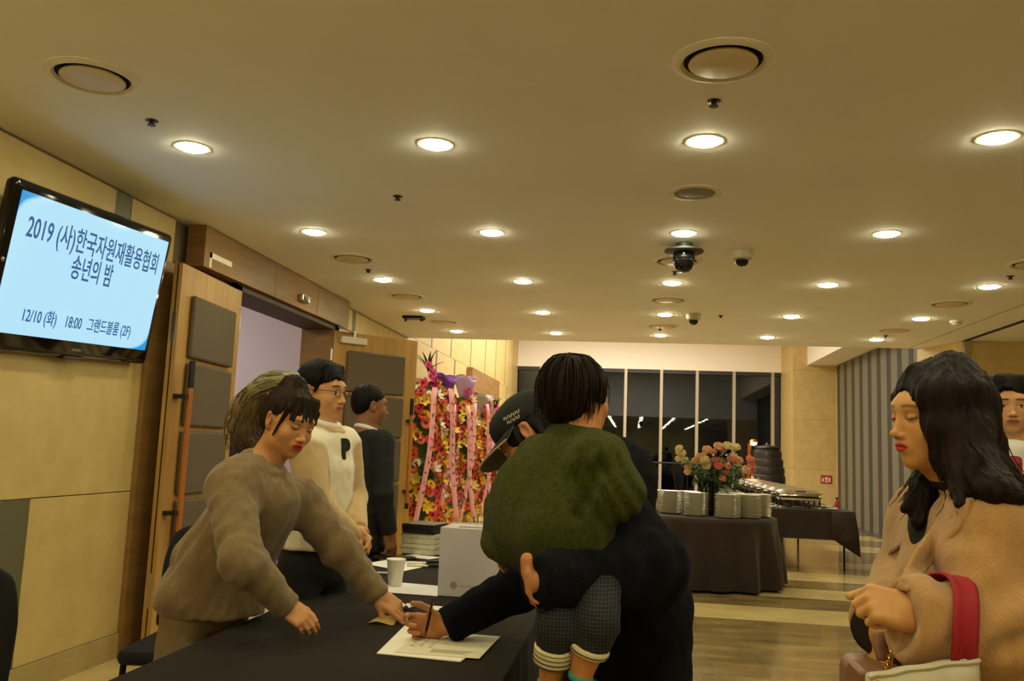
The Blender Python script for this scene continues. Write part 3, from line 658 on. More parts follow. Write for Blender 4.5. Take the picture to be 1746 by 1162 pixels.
for x, y, lab in ((2.62, 12.0, 'at the right corner beside a red bottle'), (1.83, 11.95, 'left of the nearest chafing dish'), (1.80, 12.7, 'left of the second chafing dish'), (1.80, 13.5, 'left of the third chafing dish'), (1.80, 14.3, 'left of the fourth chafing dish'), (2.66, 12.55, 'right of the second chafing dish')):
    o = tag(link('side_plate', small, None, (x, y, .771)), 'small white plate on the buffet '+lab, 'plate', 'small plates beside the chafing dishes')
    sp = MB().tube([(-.11, 0, .022), (0, 0, .016), (.05, 0, .012)], [.004, .004, .006], 8).lathe([(.0005, 0), (.02, .002), (.026, .008)], 12, (.07, 0, .008)).build('serving_spoon', Mchrome, None, True)
    sp.location = (x, y, .786); sp.rotation_euler = (0, 0, rnd.random()*6); tag(sp, 'steel serving spoon lying on the small plate '+lab, 'spoon', 'serving spoons on the buffet')
o = thing('sauce_bottle', 'small red sauce bottle at the right corner of the buffet', 'bottle', (2.74, 12.25, .771))
MB().lathe([(.0005, 0), (.03, 0), (.032, .01), (.032, .08), (.012, .11), (.012, .13)], 16).build('bottle_body', mat('red_sauce', 'b3301c', .3), o, True)
MB().lathe([(.014, .128), (.014, .155), (.0005, .157)], 12).build('cap', Mblack, o, True)
for x, lab in ((2.36, 'taller white shaker behind the farthest chafing dish'), (2.48, 'shorter white shaker behind the farthest chafing dish')):
    o = thing('shaker', lab, 'shaker', (x, 17.75, .771)); hh_ = .34 if x < 2.4 else .27
    MB().lathe([(.0005, 0), (.045, 0), (.05, .02), (.035, hh_*.8), (.03, hh_*.83)], 16).build('body', Mchina, o, True); MB().lathe([(.033, hh_*.82), (.03, hh_*.95), (.0005, hh_)], 16).build('cap', Mchrome, o, True)
# heat lamp and big dark urn behind the buffet
lp = at(1285, 755, y=17.6)
o = thing('heat_lamp', 'copper heat lamp post with a glowing bulb at the far buffet end', 'lamp', (lp.x-.06, 17.6, .771))
Mcop = mat('copper_tube', 'b5723a', .3, metal=.9)
hz_ = lp.z-.771
MB().lathe([(.0005, 0), (.11, 0), (.11, .015), (.02, .03)], 20).build('base', Mcop, o, True)
MB().tube([(-.02, 0, .02), (-.02, 0, hz_-.02)], .035, 12).build('post', Mcop, o, True)
MB().lathe([(.0005, .07), (.05, .06), (.085, .02), (.09, 0), (.085, 0), (.04, .045)], 20, (.06, 0, hz_)).build('hood', Mcop, o, True)
MB().lathe([(.0005, -.05), (.05, -.035), (.065, 0), (.04, .03), (.0005, .035)], 16, (.06, 0, hz_-.01)).build('bulb', emit('bulb_glow', (1, .6, .25), 60), o, True)
o = thing('dark_urn', 'large dark ribbed urn standing behind the buffet by the windows', 'urn', (2.83, 18.95, 0))
pr_ = [(.0005, 0), (.26, 0)]
for k in range(9):
    z = .05+k*.17; r = .27+.10*math.sin(PI*min(1, (k+1)/9.5)); pr_ += [(r, z), (r+.008, z+.08), (r, z+.155), (r-.012, z+.163)]
pr_ += [(.24, 1.60), (.25, 1.64), (.20, 1.66), (.0005, 1.66)]
MB().lathe(pr_, 36).build('urn_body', mat('dark_pottery', '2d2723', .35, var=.1), o, True)
MB().lathe([(.26, 1.62), (.27, 1.64), (.26, 1.665), (.05, 1.70), (.03, 1.74), (.0005, 1.75)], 30).build('lid', mat('dark_pottery_lid', '211d1a', .35), o, True)
# fire equipment sign on the pillar
s0 = at(1409, 818, y=21.6)
o = thing('fire_sign', 'small red fire sign on the stone pillar', 'sign', (s0.x, 21.615, s0.z))
MB().bevbox((-.13, -.01, -.10), (.13, .003, .10), .006, 1).build('board', mat('sign_red', 'b5372c', .5), o)
g = MB().box((-.10, -.013, -.06), (-.06, -.0102, .03)).lathe([(.0005, 0), (.035, 0), (.035, .002), (.0005, .002)], 14, M=Matrix.Translation((-.0, -.0105, .02))@Matrix.Rotation(PI/2, 4, 'X')).box((.05, -.013, -.06), (.09, -.0102, .04)).box((-.03, -.013, -.07), (.03, -.0102, -.03))
g.build('pictogram', mat('sign_white', 'e6d6c6', .5), o)['kind'] = 'stuff'

# ------------------------------------------------------------------ congratulation flower stands along the left wall
gm = [(gerbera('d8321f', '3a1a10'), 6), (gerbera('e8572c', '5a2a12'), 5), (gerbera('ee8a5a', '6a3a1a'), 4), (gerbera('f0c22a', '7a4a10'), 2), (gerbera('d9274a', '401018'), 3), (gerbera('ec7f86', '7a3a30'), 3), (gerbera('f2a93a', '6a3a10'), 2), (gerbera('efe6cf', '9a8a40'), 1)]
bag = [q for q, n in gm for _ in range(n)]
lilies = [lily('f2cf2e'), lily('efe7cc'), lily('e9d95a'), lily('e75a90')]
blade = leafmesh(.26, .035, .09, Mleafd, 'blade')
Mrib = mat('pink_ribbon', 'ecA1ac'.lower(), .5, sheen=.2); Mwoodleg = mat('pine_strip', '9a7846', .6)
wraps = [None, mat('purple_wrap', '6a2f8f', .4), mat('lilac_wrap', 'b99ac6', .3), mat('silver_wrap', 'a9a3a0', .3)]
tops = ['d83a8c', 'e79a6a', 'd24a7c', 'e0466e']
def stand(i, x, y, ztop, rz, label, seed, chars):
    r_ = random.Random(seed)
    o = thing('flower_stand', label, 'flower stand', (x, y, 0), R(rz), 'congratulation flower stands along the wall')
    # local: -y is the front, x across
    for sx in (-.26, .26): MB().tube([(sx*1.35, -.05, 0), (sx*.25, .10, ztop-.35)], .014, 6).build('leg', Mwoodleg, o)
    MB().tube([(0, .55, 0), (0, .12, ztop-.4)], .014, 6).build('leg', Mwoodleg, o)
    for z in (.45, .95, 1.5): MB().box((-.28+.1*z, .0, z), (.28-.1*z, .02, z+.03)).build('crossbar', Mwoodleg, o)
    fo = MB()
    zc = [(.78, .40, .33), (1.28, .36, .30), (1.72, .27, .24)]
    sc = (ztop-.15)/2.2
    def shell(u):
        # a point on the flower mass: u in 0..1 from the bottom to the top
        z = (.50+1.5*u)*sc; wdt = (.40-.20*u)*(1+.12*math.sin(u*3*2*PI-1.2)); return z, wdt
    for k in range(150):
        u = (k+.5)/150; z, wd = shell(u); a = r_.uniform(-1.25, 1.25)
        P = Vector((wd*math.sin(a), -.30*math.cos(a)*(1.1-.4*u)+.06, z+r_.uniform(-.04, .04))); d = Vector((math.sin(a), -math.cos(a)*.9, r_.uniform(-.1, .5)))
        q = r_.random(); me = r_.choice(bag) if q < .84 else r_.choice(lilies[:3])
        f = link('gerbera' if q < .84 else 'lily', me, o); f.matrix_local = Matrix.Translation(P)@look(d)@Matrix.Rotation(r_.random()*6, 4, 'Z')@Matrix.Scale(r_.uniform(1.0, 1.4) if q < .84 else 1.05, 4)
    for k in range(9):
        a = r_.uniform(-1, 1); f = link('lily', lilies[0 if k < 6 else 1], o); z = (.42+.12*r_.random())*sc
        f.matrix_local = Matrix.Translation((.34*math.sin(a), -.3*math.cos(a)+.06, z))@look((math.sin(a), -math.cos(a), -.3))
    for k in range(120):
        u = r_.random(); z, wd = shell(u); a = r_.uniform(-1.6, 1.6)
        M_ = Matrix.Translation((wd*.85*math.sin(a), -.2*math.cos(a)+.08, z))@look((math.sin(a), -math.cos(a), r_.uniform(-.6, .9)))@Matrix.Rotation(r_.random()*6, 4, 'Z')
        fo.add([M_@v.co for v in lm.vertices], [tuple(p.vertices) for p in lm.polygons])
    fo.grid(lambda u, v: (( .33-.2*v)*math.sin((u-.5)*3), -.16*math.cos((u-.5)*3)+.08, (.42+1.6*v)*sc), 9, 9)
    for k in range(7):
        a = r_.uniform(-1.3, 1.3); M_ = Matrix.Translation((.2*math.sin(a), -.25*math.cos(a), (.95+.1*r_.random())*sc))@Matrix.Rotation(a-PI/2, 4, 'Z')@Matrix.Rotation(R(-15-25*r_.random()), 4, 'Y')
        fo.add([M_@v.co for v in blade.vertices], [tuple(p.vertices) for p in blade.polygons])
    fo.build('foliage', Mleaf, o, 'full')['kind'] = 'stuff'
    # top bouquet with its wrap
    if wraps[i % 4]:
        g = MB().grid(lambda u, v: ((.06+.13*v)*math.cos(u*2*PI)*(1+.18*math.sin(u*9*PI*2/3)), -.02+(.05+.08*v)*math.sin(u*2*PI), ztop-.38+.34*v+.04*math.sin(u*14)), 40, 6).build('wrap', wraps[i % 4], o, 'full')
        g.modifiers.new('thick', 'SOLIDIFY').thickness = .002
    else:
        for k in range(9): 
            f = link('leaf', blade, o); f.matrix_local = Matrix.Translation((0, -.05, ztop-.22))@Matrix.Rotation(k*.7, 4, 'Z')@Matrix.Rotation(R(-50-5*k), 4, 'Y')
    tm = gerbera(tops[i % 4], '6a2030')
    for k in range(9):
        f = link('gerbera', tm, o); f.matrix_local = Matrix.Translation((r_.uniform(-.08, .08), -.1+r_.uniform(-.03, .03), ztop-.36+.028*k))@look((r_.uniform(-.6, .6), -1, .3))
    # two long ribbons with black characters
    for sx in (-1, 1):
        x0, x1 = sx*.10, sx*.30; zt, zb = (ztop-.42), .34*sc+.08*(sx+1)
        def rib(u, v): 
            xx = x0+(x1-x0)*u+(v-.5)*.075; return (xx, -.36-.03*math.sin(u*6+sx)+.08*(u-.5)**2, zt+(zb-zt)*u)
        g = MB().grid(rib, 14, 3).build('ribbon', Mrib, o, 'full'); g.modifiers.new('thick', 'SOLIDIFY').thickness = .0015
        if sx > 0 and chars: 
            t_ = text(chars, .11, g, (x0+(x1-x0)*.86, -.43, zt+(zb-zt)*.86), (PI/2, 0, 0), Mink, 'lettering', ext=.001, bold=.001)
        mk = MB()
        for k in range(9):
            u = .12+k*.075; xx, yy, zz = rib(u, .5)
            for q in range(3): 
                a, c_ = r_.uniform(-.028, .01), r_.uniform(-.03, .03); ln = r_.uniform(.015, .04)
                if r_.random() < .5: mk.box((xx+a, yy-.010, zz+c_), (xx+a+ln, yy-.009, zz+c_+.006))
                else: mk.box((xx+a+.02, yy-.012, zz+c_-ln/2), (xx+a+.026, yy-.009, zz+c_+ln/2))
        mk.build('brush_marks', Mink, g)['kind'] = 'stuff'
    return o
stand(0, -2.50, 10.05, 2.50, 52, 'flower stand nearest the open door leaf, topped with pink blooms and leaves', 11, '회')
stand(1, -2.50, 11.1, 2.36, 55, 'flower stand with a purple paper wrap at its top', 12, '고')
stand(2, -2.46, 12.3, 2.45, 58, 'flower stand with a pale lilac wrap at its top', 13, '')
stand(3, -2.45, 13.9, 2.28, 58, 'flower stand with a silver wrap, last before the capped man', 14, '')
stand(4, -2.45, 14.9, 2.25, 58, 'flower stand mostly hidden behind the cap, pink top', 15, '')

# ------------------------------------------------------------------ figures: smooth implicit solids turned into one continuous mesh
V = Vector
def A(v): return np.array(v, dtype=np.float32)
class Solid:
    def __init__(s): s.p = []; s.post = []
    def cap(s, a, b, ra, rb=None, k=.02, op='u'): s.p.append(('cap', A(a), A(b), float(ra), float(ra if rb is None else rb), k, op)); return s
    def cone(s, a, b, ra, rb, k=.01, rd=.008, op='u'): s.p.append(('cone', A(a), A(b), float(ra), float(rb), k, op, rd)); return s
    def ecap(s, a, b, ra, rb, wdir, q, k=.03, op='u'):
        s.p.append(('ecap', A(a), A(b), float(ra), float(rb), k, op, A(V(wdir).normalized()), q)); return s
    def ell(s, c, r, k=.02, rot=None, op='u'): s.p.append(('ell', A(c), A(r), np.eye(3, dtype=np.float32) if rot is None else A(rot), k, op)); return s
    def box(s, c, h, rd=.01, k=.01, rot=None, op='u'): s.p.append(('box', A(c), A(h), np.eye(3, dtype=np.float32) if rot is None else A(rot), k, op, rd)); return s
    def tor(s, c, n, R_, r, k=.01, q=1, wdir=(1, 0, 0)): s.p.append(('tor', A(c), A(V(n).normalized()), R_, r, k, 'u')); return s
    def bounds(s, pr):
        t = pr[0]
        if t in ('cap', 'cone'): a, b, r = pr[1], pr[2], max(pr[3], pr[4]); return np.minimum(a, b)-r, np.maximum(a, b)+r
        if t == 'ecap': a, b, r = pr[1], pr[2], max(pr[3], pr[4])*pr[8]; return np.minimum(a, b)-r, np.maximum(a, b)+r
        if t == 'ell': e = np.sqrt(((pr[3]*pr[2][None, :])**2).sum(1)); return pr[1]-e, pr[1]+e
        if t == 'box': e = (np.abs(pr[3])*pr[2][None, :]).sum(1); return pr[1]-e, pr[1]+e
        if t == 'tor': return pr[1]-pr[3]-pr[4], pr[1]+pr[3]+pr[4]
    def dist(s, pr, P):
        t = pr[0]
        if t in ('cap', 'ecap'):
            a, b = pr[1], pr[2]; Q = P-a; ba = b-a
            if t == 'ecap':
                w_ = pr[7]; d_ = Q@w_; Q = Q+(d_*(1/pr[8]-1))[..., None]*w_; ba = ba+w_*(ba@w_)*(1/pr[8]-1)
            h = np.clip((Q@ba)/max(ba@ba, 1e-9), 0, 1)
            return np.sqrt(((Q-h[..., None]*ba)**2).sum(-1))-(pr[3]+(pr[4]-pr[3])*h)
        if t == 'cone':
            a, b, ra, rb, rd = pr[1], pr[2], pr[3]-pr[7], pr[4]-pr[7], pr[7]
            Q = P-a; ba = b-a; L = math.sqrt(ba@ba); u = ba/L; x = Q@u; r = np.sqrt(np.maximum(((Q**2).sum(-1)-x*x), 0))
            h = np.clip(x/L, 0, 1); side = (r-(ra+(rb-ra)*h))*(L/math.hypot(L, ra-rb)); end = np.abs(x-L/2)-L/2+rd
            m_ = np.maximum(side, end); o_ = np.sqrt(np.maximum(side, 0)**2+np.maximum(end, 0)**2)
            return np.where(m_ < 0, m_, o_)-rd
        if t == 'ell':
            Q = (P-pr[1])@pr[3]; k0 = np.sqrt(((Q/pr[2])**2).sum(-1)); k1 = np.sqrt(((Q/pr[2]**2)**2).sum(-1))
            return k0*(k0-1)/np.maximum(k1, 1e-6)
        if t == 'box':
            Q = np.abs((P-pr[1])@pr[3])-(pr[2]-pr[6]); return np.sqrt((np.maximum(Q, 0)**2).sum(-1))+np.minimum(Q.max(-1), 0)-pr[6]
        if t == 'tor':
            Q = P-pr[1]; x = Q@pr[2]; r = np.sqrt(np.maximum((Q**2).sum(-1)-x*x, 0)); return np.sqrt((r-pr[3])**2+x*x)-pr[4]
    def mesh(s, base=.01, fine=()):
        """fine = list of (centre, half size, step)"""
        lo = np.full(3, 1e9); hi = -lo
        for pr in s.p:
            if pr[6 if pr[0] != 'ell' and pr[0] != 'box' else 5] == 'u':
                a, b = s.bounds(pr); lo = np.minimum(lo, a); hi = np.maximum(hi, b)
        lo -= base*2+.012; hi += base*2+.012; ax = []
        for i in range(3):
            x = lo[i]; o = [x]
            while x < hi[i]:
                st = base
                for c, h, f in fine:
                    hh = h[i] if hasattr(h, '__len__') else h
                    if c[i]-hh <= x <= c[i]+hh: st = min(st, f)
                x += st; o.append(x)
            ax.append(np.array(o, dtype=np.float32))
        X, Y, Z = ax; F = np.full((len(X), len(Y), len(Z)), 1.0, dtype=np.float32)
        for pr in s.p:
            ei = pr[0] in ('ell', 'box'); k = pr[4] if ei else pr[5]; op = pr[5] if ei else pr[6]
            a, b = s.bounds(pr); mg = k+base*2.5
            sl = []
            for i in range(3): sl.append(slice(max(0, np.searchsorted(ax[i], a[i]-mg)-1), np.searchsorted(ax[i], b[i]+mg)+1))
            gx = np.meshgrid(X[sl[0]], Y[sl[1]], Z[sl[2]], indexing='ij')
            if gx[0].size == 0: continue
            d = s.dist(pr, np.stack(gx, -1)); f = F[sl[0], sl[1], sl[2]]
            if op == 'u': h = np.maximum(k-np.abs(f-d), 0)/max(k, 1e-6); f = np.minimum(f, d)-h*h*k*.25
            elif op == 's': d = -d; h = np.maximum(k-np.abs(f-d), 0)/max(k, 1e-6); f = np.maximum(f, d)+h*h*k*.25
            F[sl[0], sl[1], sl[2]] = f
        if s.post:
            band = np.nonzero(np.abs(F) < .03)
            P = np.stack([X[band[0]], Y[band[1]], Z[band[2]]], -1); d = F[band]
            for fn in s.post: d = fn(P, d)
            F[band] = d
        I = F < 0
        c = np.zeros(tuple(n-1 for n in F.shape), dtype=np.int8)
        offs = [(i, j, k) for i in (0, 1) for j in (0, 1) for k in (0, 1)]
        for i, j, k in offs: c += I[i:i+c.shape[0], j:j+c.shape[1], k:k+c.shape[2]]
        idx = np.nonzero((c > 0) & (c < 8)); n = len(idx[0])
        val = np.stack([F[idx[0]+i, idx[1]+j, idx[2]+k] for i, j, k in offs], 1)
        pos = np.zeros((n, 3)); cnt = np.zeros(n); of = np.array(offs)
        cx = [np.stack([ax[i][idx[i]], ax[i][idx[i]+1]], 1) for i in range(3)]
        for e0 in range(8):
            for b_ in range(3):
                if of[e0][b_]: continue
                e1 = e0+(4, 2, 1)[b_]; va, vb = val[:, e0], val[:, e1]; m_ = (va < 0) != (vb < 0)
                t = np.where(m_, va/np.where(m_, va-vb, 1), 0)
                for i in range(3):
                    p0, p1 = cx[i][:, of[e0][i]], cx[i][:, of[e1][i]]; pos[:, i] += np.where(m_, p0+(p1-p0)*t, 0)
                cnt += m_
        pos /= cnt[:, None]
        vid = np.full(c.shape, -1, dtype=np.int32); vid[idx] = np.arange(n); quads = []
        for b_ in range(3):
            o1, o2 = (b_+1) % 3, (b_+2) % 3
            sa = [slice(None)]*3; sb = [slice(None)]*3; sa[b_] = slice(0, -1); sb[b_] = slice(1, None)
            ia, ib = I[tuple(sa)], I[tuple(sb)]; e = np.nonzero(ia != ib)
            ok = np.ones(len(e[0]), bool)
            for o_ in (o1, o2): ok &= (e[o_] > 0) & (e[o_] < F.shape[o_]-1)
            e = tuple(q[ok] for q in e); flip = ia[e]
            q = []
            for d1, d2 in ((0, 0), (1, 0), (1, 1), (0, 1)):
                ii = [e[0], e[1], e[2]]; ii[o1] = ii[o1]-1+d1; ii[o2] = ii[o2]-1+d2; q.append(vid[tuple(ii)])
            q = np.stack(q, 1); q[~flip] = q[~flip][:, ::-1]; quads.append(q)
        return pos, np.concatenate(quads)
def add_mesh(name, pos, quads, m_, parent=None, org=(0, 0, 0), color=None):
    me = bpy.data.meshes.new(name); n, f = len(pos), len(quads)
    me.vertices.add(n); me.vertices.foreach_set('co', (pos-A(org)).astype(np.float32).ravel())
    me.loops.add(f*4); me.loops.foreach_set('vertex_index', quads.astype(np.int32).ravel())
    me.polygons.add(f); me.polygons.foreach_set('loop_start', np.arange(0, f*4, 4, dtype=np.int32)); 
    me.update(calc_edges=True); me.validate(); me.shade_smooth(); me.materials.append(m_)
    if color is not None:
        at_ = me.color_attributes.new('Col', 'FLOAT_COLOR', 'POINT'); c4 = np.ones((n, 4), dtype=np.float32); c4[:, :3] = color; at_.data.foreach_set('color', c4.ravel())
    return link(name, me, parent)
def wrinkle(amp, wl0, seed, n=9, squash=None):
    """soft cloth folds: a sum of slanted waves"""
    g = np.random.default_rng(seed); K = g.normal(size=(n, 3)); K /= np.linalg.norm(K, axis=1)[:, None]
    if squash is not None: K = K-(K@A(squash))[:, None]*A(squash)*.75
    K *= (2*PI/(wl0*g.uniform(.6, 1.8, n)))[:, None]; ph = g.uniform(0, 6.28, n)
    def fn(P, d):
        q = np.zeros(len(P))
        for i in range(n): q += np.abs(np.sin(P@K[i]+ph[i]+.6*np.sin(P@K[(i+3) % n]*.5)))-.6
        return d+amp*q/math.sqrt(n)
    return fn
def local_wrinkle(c, rad, amp, wl0, axis, seed=0):
    """creases gathered round one joint, running across the limb"""
    c = A(c); ax_ = A(V(axis).normalized())
    def fn(P, d):
        Q = P-c; w_ = np.exp(-((Q**2).sum(-1))/(rad*rad)); x = Q@ax_
        return d+amp*w_*np.sin(x*2*PI/wl0+1.5*np.sin(Q[:, 0]*23+seed)+1.2*np.sin(Q[:, 2]*19))
    return fn
def frame(c, f, pitch=0, roll=0, s=1):
    """head frame: local y = face direction, x = person's left... z up"""
    f = V((f[0], f[1], 0)).normalized(); x = V((f.y, -f.x, 0)); z = V((0, 0, 1))
    M = Matrix((x, f, z)).transposed().to_4x4()
    M = M@Matrix.Rotation(pitch, 4, 'X')@Matrix.Rotation(roll, 4, 'Y')@Matrix.Scale(s, 4); M.translation = V(c); return M
def hp(M, p): return M@V(p)
def head(F, M, ears=(1, 1), female=0, child=0, nose=1.0, jaw=1.0):
    s = M.to_scale()[0]; Rm = A(M.to_3x3())/s
    def E(c, r, k, op='u', rz=0, ry=0): F.ell(hp(M, c), V(r)*s, k*s, Rm@A(Matrix.Rotation(rz, 3, 'Z')@Matrix.Rotation(ry, 3, 'Y')), op)
    def C(a, b, ra, rb, k): F.cap(hp(M, a), hp(M, b), ra*s, rb*s, k*s)
    E((0, -.014, .034), (.075, .094, .084), .01)
    E((0, .030, -.018), (.063, .066, .084), .04)
    E((0, .038, -.072), (.046*jaw, .046, .034), .035)
    E((0, .072, -.096), (.017, .014, .013), .022)
    for sx in (-1, 1):
        E((sx*.040, .058, -.030), (.025, .024, .026), .02)
        E((sx*.048*jaw, .01, -.066), (.016, .03, .026), .03)
    E((0, .080, .028), (.046, .012, .014), .022)
    if not child or 1:
        for sx in (-1, 1): E((sx*.031, .100, .002), (.017, .012, .0095), .014, 's')
        for sx in (-1, 1): E((sx*.031, .0805, .001), (.0145, .0125, .0105), .004)
    n = nose
    C((0, .086, .006), (0, .086+.019*n, -.030), .0075, .0085, .012); E((0, .093+.017*n, -.033), (.0105, .010, .009), .006)
    for sx in (-1, 1): E((sx*.0115, .095+.004*n, -.037), (.0075, .009, .0065), .005)
    E((0, .084, -.058), (.026, .014, .018), .014)
    E((0, .0955, -.0565), (.0195, .0075, .0052), .005); E((0, .0935, -.0668), (.0175, .0085, .0062), .005)
    E((0, .1045, -.0615), (.023, .006, .0011), .0022, 's')
    for i, sx in enumerate((-1, 1)):
        if ears[i]:
            E((sx*.0765, -.008, -.006), (.0095, .019, .032), .006, rz=-sx*.35, ry=sx*.12)
            E((sx*.086, -.003, -.002), (.0075, .010, .018), .005, 's', rz=-sx*.35)
            E((sx*.074, .001, -.030), (.007, .009, .010), .006)
def neck(F, M, base, r=.054):
    s = M.to_scale()[0]; F.cap(hp(M, (0, -.018, -.06)), base, r*s, (r+.008)*s, .03)
    F.cap(hp(M, (0, .02, -.085)), V(base)+V((0, 0, -.01)), .03*s, .05*s, .03)
def hand(F, wrist, xd, dorsal, side, curl=None, thumb=(1, .3), s=1.0, spread=.06, tk=.004):
    """palm with four separate unequal fingers and a thumb leaving the side of the palm"""
    x = V(xd).normalized(); z = V(dorsal); z = (z-x*z.dot(x)).normalized(); y = z.cross(x)*side; wv = V(wrist)
    curl = curl or [(.35, .45, .3)]*4
    P = lambda a, b, c: wv+(x*a+y*b+z*c)*s
    Rm = A(Matrix((x, y, z)).transposed())
    F.box(P(.048, .0, 0), V((.044, .038, .0125))*s, .0115*s, .012*s, Rm)
    F.cap(P(-.03, 0, 0), P(.015, 0, 0), .025*s, .024*s, .02*s)
    F.ell(P(.030, .026, -.010), V((.030, .016, .014))*s, .012*s, Rm)
    F.ell(P(.038, -.026, -.006), V((.034, .013, .013))*s, .012*s, Rm)
    tips = []
    for i, (by, bx, L, r) in enumerate(((.0295, .088, .070, .0088), (.0100, .092, .079, .0090), (-.0095, .089, .072, .0086), (-.0285, .081, .056, .0076))):
        p = P(bx, by, 0); th = 0; c = curl[i]
        for j, (fr_, rr) in enumerate(((.46, 1), (.30, .93), (.24, .84))):
            th += c[j]; d = (x*math.cos(th)-z*math.sin(th)+y*spread*(1.5-i)).normalized(); q = p+d*L*fr_*s
            F.cap(p, q, r*rr*s, r*(rr-.08)*s, (.010 if j == 0 else tk)*s); p = q
        tips.append(p)
    sp, bd = thumb
    p = P(.022, .030, -.008); d = (x*.62+y*.80*sp-z*.32).normalized()
    for j, (L, r0, r1) in enumerate(((.040, .0135, .0115), (.032, .0112, .0102), (.024, .0102, .0085))):
        q = p+d*L*s; F.cap(p, q, r0*s, r1*s, (.012 if j == 0 else .004)*s); p = q; d = (d+x*bd*.9-y*bd*.5-z*bd*.25).normalized()
    tips.append(p); return tips
def limbs(F, J, r=1.0, legs=True):
    """the unclothed trunk and limbs under the clothes"""
    sh = (V(J['shL'])-V(J['shR'])).normalized(); top = (V(J['shL'])+V(J['shR']))/2
    F.ecap(J['pelvis'], top-(top-V(J['pelvis']))*.12, .105*r, .09*r, sh, 1.45, .04)
    F.cap(V(J['shL'])-sh*.03, V(J['shR'])+sh*.03, .052*r, None, .05); F.cap(top, J['neck'], .06*r, .055*r, .05)
    for q in 'LR':
        F.cap(J['sh'+q], J['el'+q], .046*r, .037*r, .03); F.cap(J['el'+q], J['wr'+q], .038*r, .026*r, .015)
        if legs:
            F.cap(J['hip'+q], J['kn'+q], .072*r, .052*r, .03); F.cap(J['kn'+q], J['an'+q], .052*r, .036*r, .02)
            f = V(J['toe'+q]); F.cap(J['an'+q], f, .036*r, .026*r, .02)
def legjoints(J, pelvis, fwd, width=.09, hip=.0, knee=.0, stance=.1):
    p = V(pelvis); f = V((fwd[0], fwd[1], 0)).normalized(); l = V((-f.y, f.x, 0))
    for q, s_ in (('L', 1), ('R', -1)):
        J['hip'+q] = p+l*width*s_-V((0, 0, .04)); J['an'+q] = V((p.x, p.y, .09))+l*stance*s_+f*hip; J['kn'+q] = (J['hip'+q]+J['an'+q])/2+f*(.03+knee); J['toe'+q] = J['an'+q]+f*.14-V((0, 0, .055))
def skincol(hexc): return np.array(srgb(hexc))
def ss(a, b, x): t = np.clip((x-a)/(b-a), 0, 1); return t*t*(3-2*t)
def paint(pos, M, skin, lips='9a3a34', brow='2a1c14', eye='open', browk=1.0, blush=.25, lipk=1.0, stubble=0, hands=None):
    c = np.tile(skincol(skin), (len(pos), 1)); Mi = np.array(M.inverted()); Q = pos@Mi[:3, :3].T+Mi[:3, 3]
    x, y, z = Q[:, 0], Q[:, 1], Q[:, 2]; front = (y > .045) & (np.abs(z) < .14) & (np.abs(x) < .09)
    ax_ = np.abs(x)
    def mix(col, k): c[:] = c*(1-k[:, None])+skincol(col)*k[:, None]
    red = np.array([.62, .20, .13])
    bl = np.exp(-((ax_-.04)**2/.0004+(z+.032)**2/.0004))*front*blush; c[:] = c*(1-.35*bl[:, None])+red*.35*bl[:, None]
    er = ss(.070, .082, ax_)*(np.abs(z) < .04)*(y < .03)*(y > -.04)*.35; c[:] = c*(1-er[:, None])+red*.6*er[:, None]
    if stubble: mix('6b5a4c', front*ss(-.04, -.075, z)*.22*stubble)
    # lips, brows, eyes
    mix(lips, front*lipk*(ss(1.15, .85, np.sqrt((x/.0225)**2+((z+.0615)/.0105)**2)))*(y > .08))
    mix('3a1512', front*ss(.0022, .0006, np.abs(z+.0615))*(ax_ < .022)*.7*(y > .08))
    bz = .0235+.004*np.cos((ax_-.030)*60)-.06*np.maximum(ax_-.035, 0)
    mix(brow, front*browk*ss(.0048, .0022, np.abs(z-bz))*ss(.010, .015, ax_)*ss(.052, .046, ax_))
    ex, ez = (ax_-.031), z-.001
    if eye == 'open':
        op = ss(1.15, .9, np.sqrt((ex/.0135)**2+(ez/.0050)**2)); mix('d8cdbb', front*op)
        mix('140c08', front*ss(.0062, .0050, np.sqrt(ex**2+ez**2))*op)
        mix('1c100a', front*ss(.0022, .0009, np.abs(ez-.0052+18*ex*ex))*(np.abs(ex) < .0145))
    else:
        lid = ez+.0035-20*ex*ex
        mix('1e120c', front*ss(.0026, .0010, np.abs(lid))*(np.abs(ex) < .0155))
        mix('8a5a3c', front*ss(.012, .004, np.abs(ez-.003))*(np.abs(ex) < .016)*.35)
    mix('5a3020', front*ss(.0042, .0022, np.sqrt((ax_-.0075)**2+(z+.0425)**2))*(y > .088)*.8)
    return c
Mskin = vcol('skin', .52, .35, bump=.04, bscale=900, sss=.12)
def finish_body(F, root, org, M, skin, base=.011, fine=(), name='body', hstep=.0024, hands=(), **kw):
    s = M.to_scale()[0]
    fn = [(M.translation, .135*s, hstep)]+[(h, hh, st) for h, hh, st in hands]+list(fine)
    pos, q = F.mesh(base, fn)
    return add_mesh(name, pos, q, Mskin, root, org, paint(pos, M, skin, **kw))
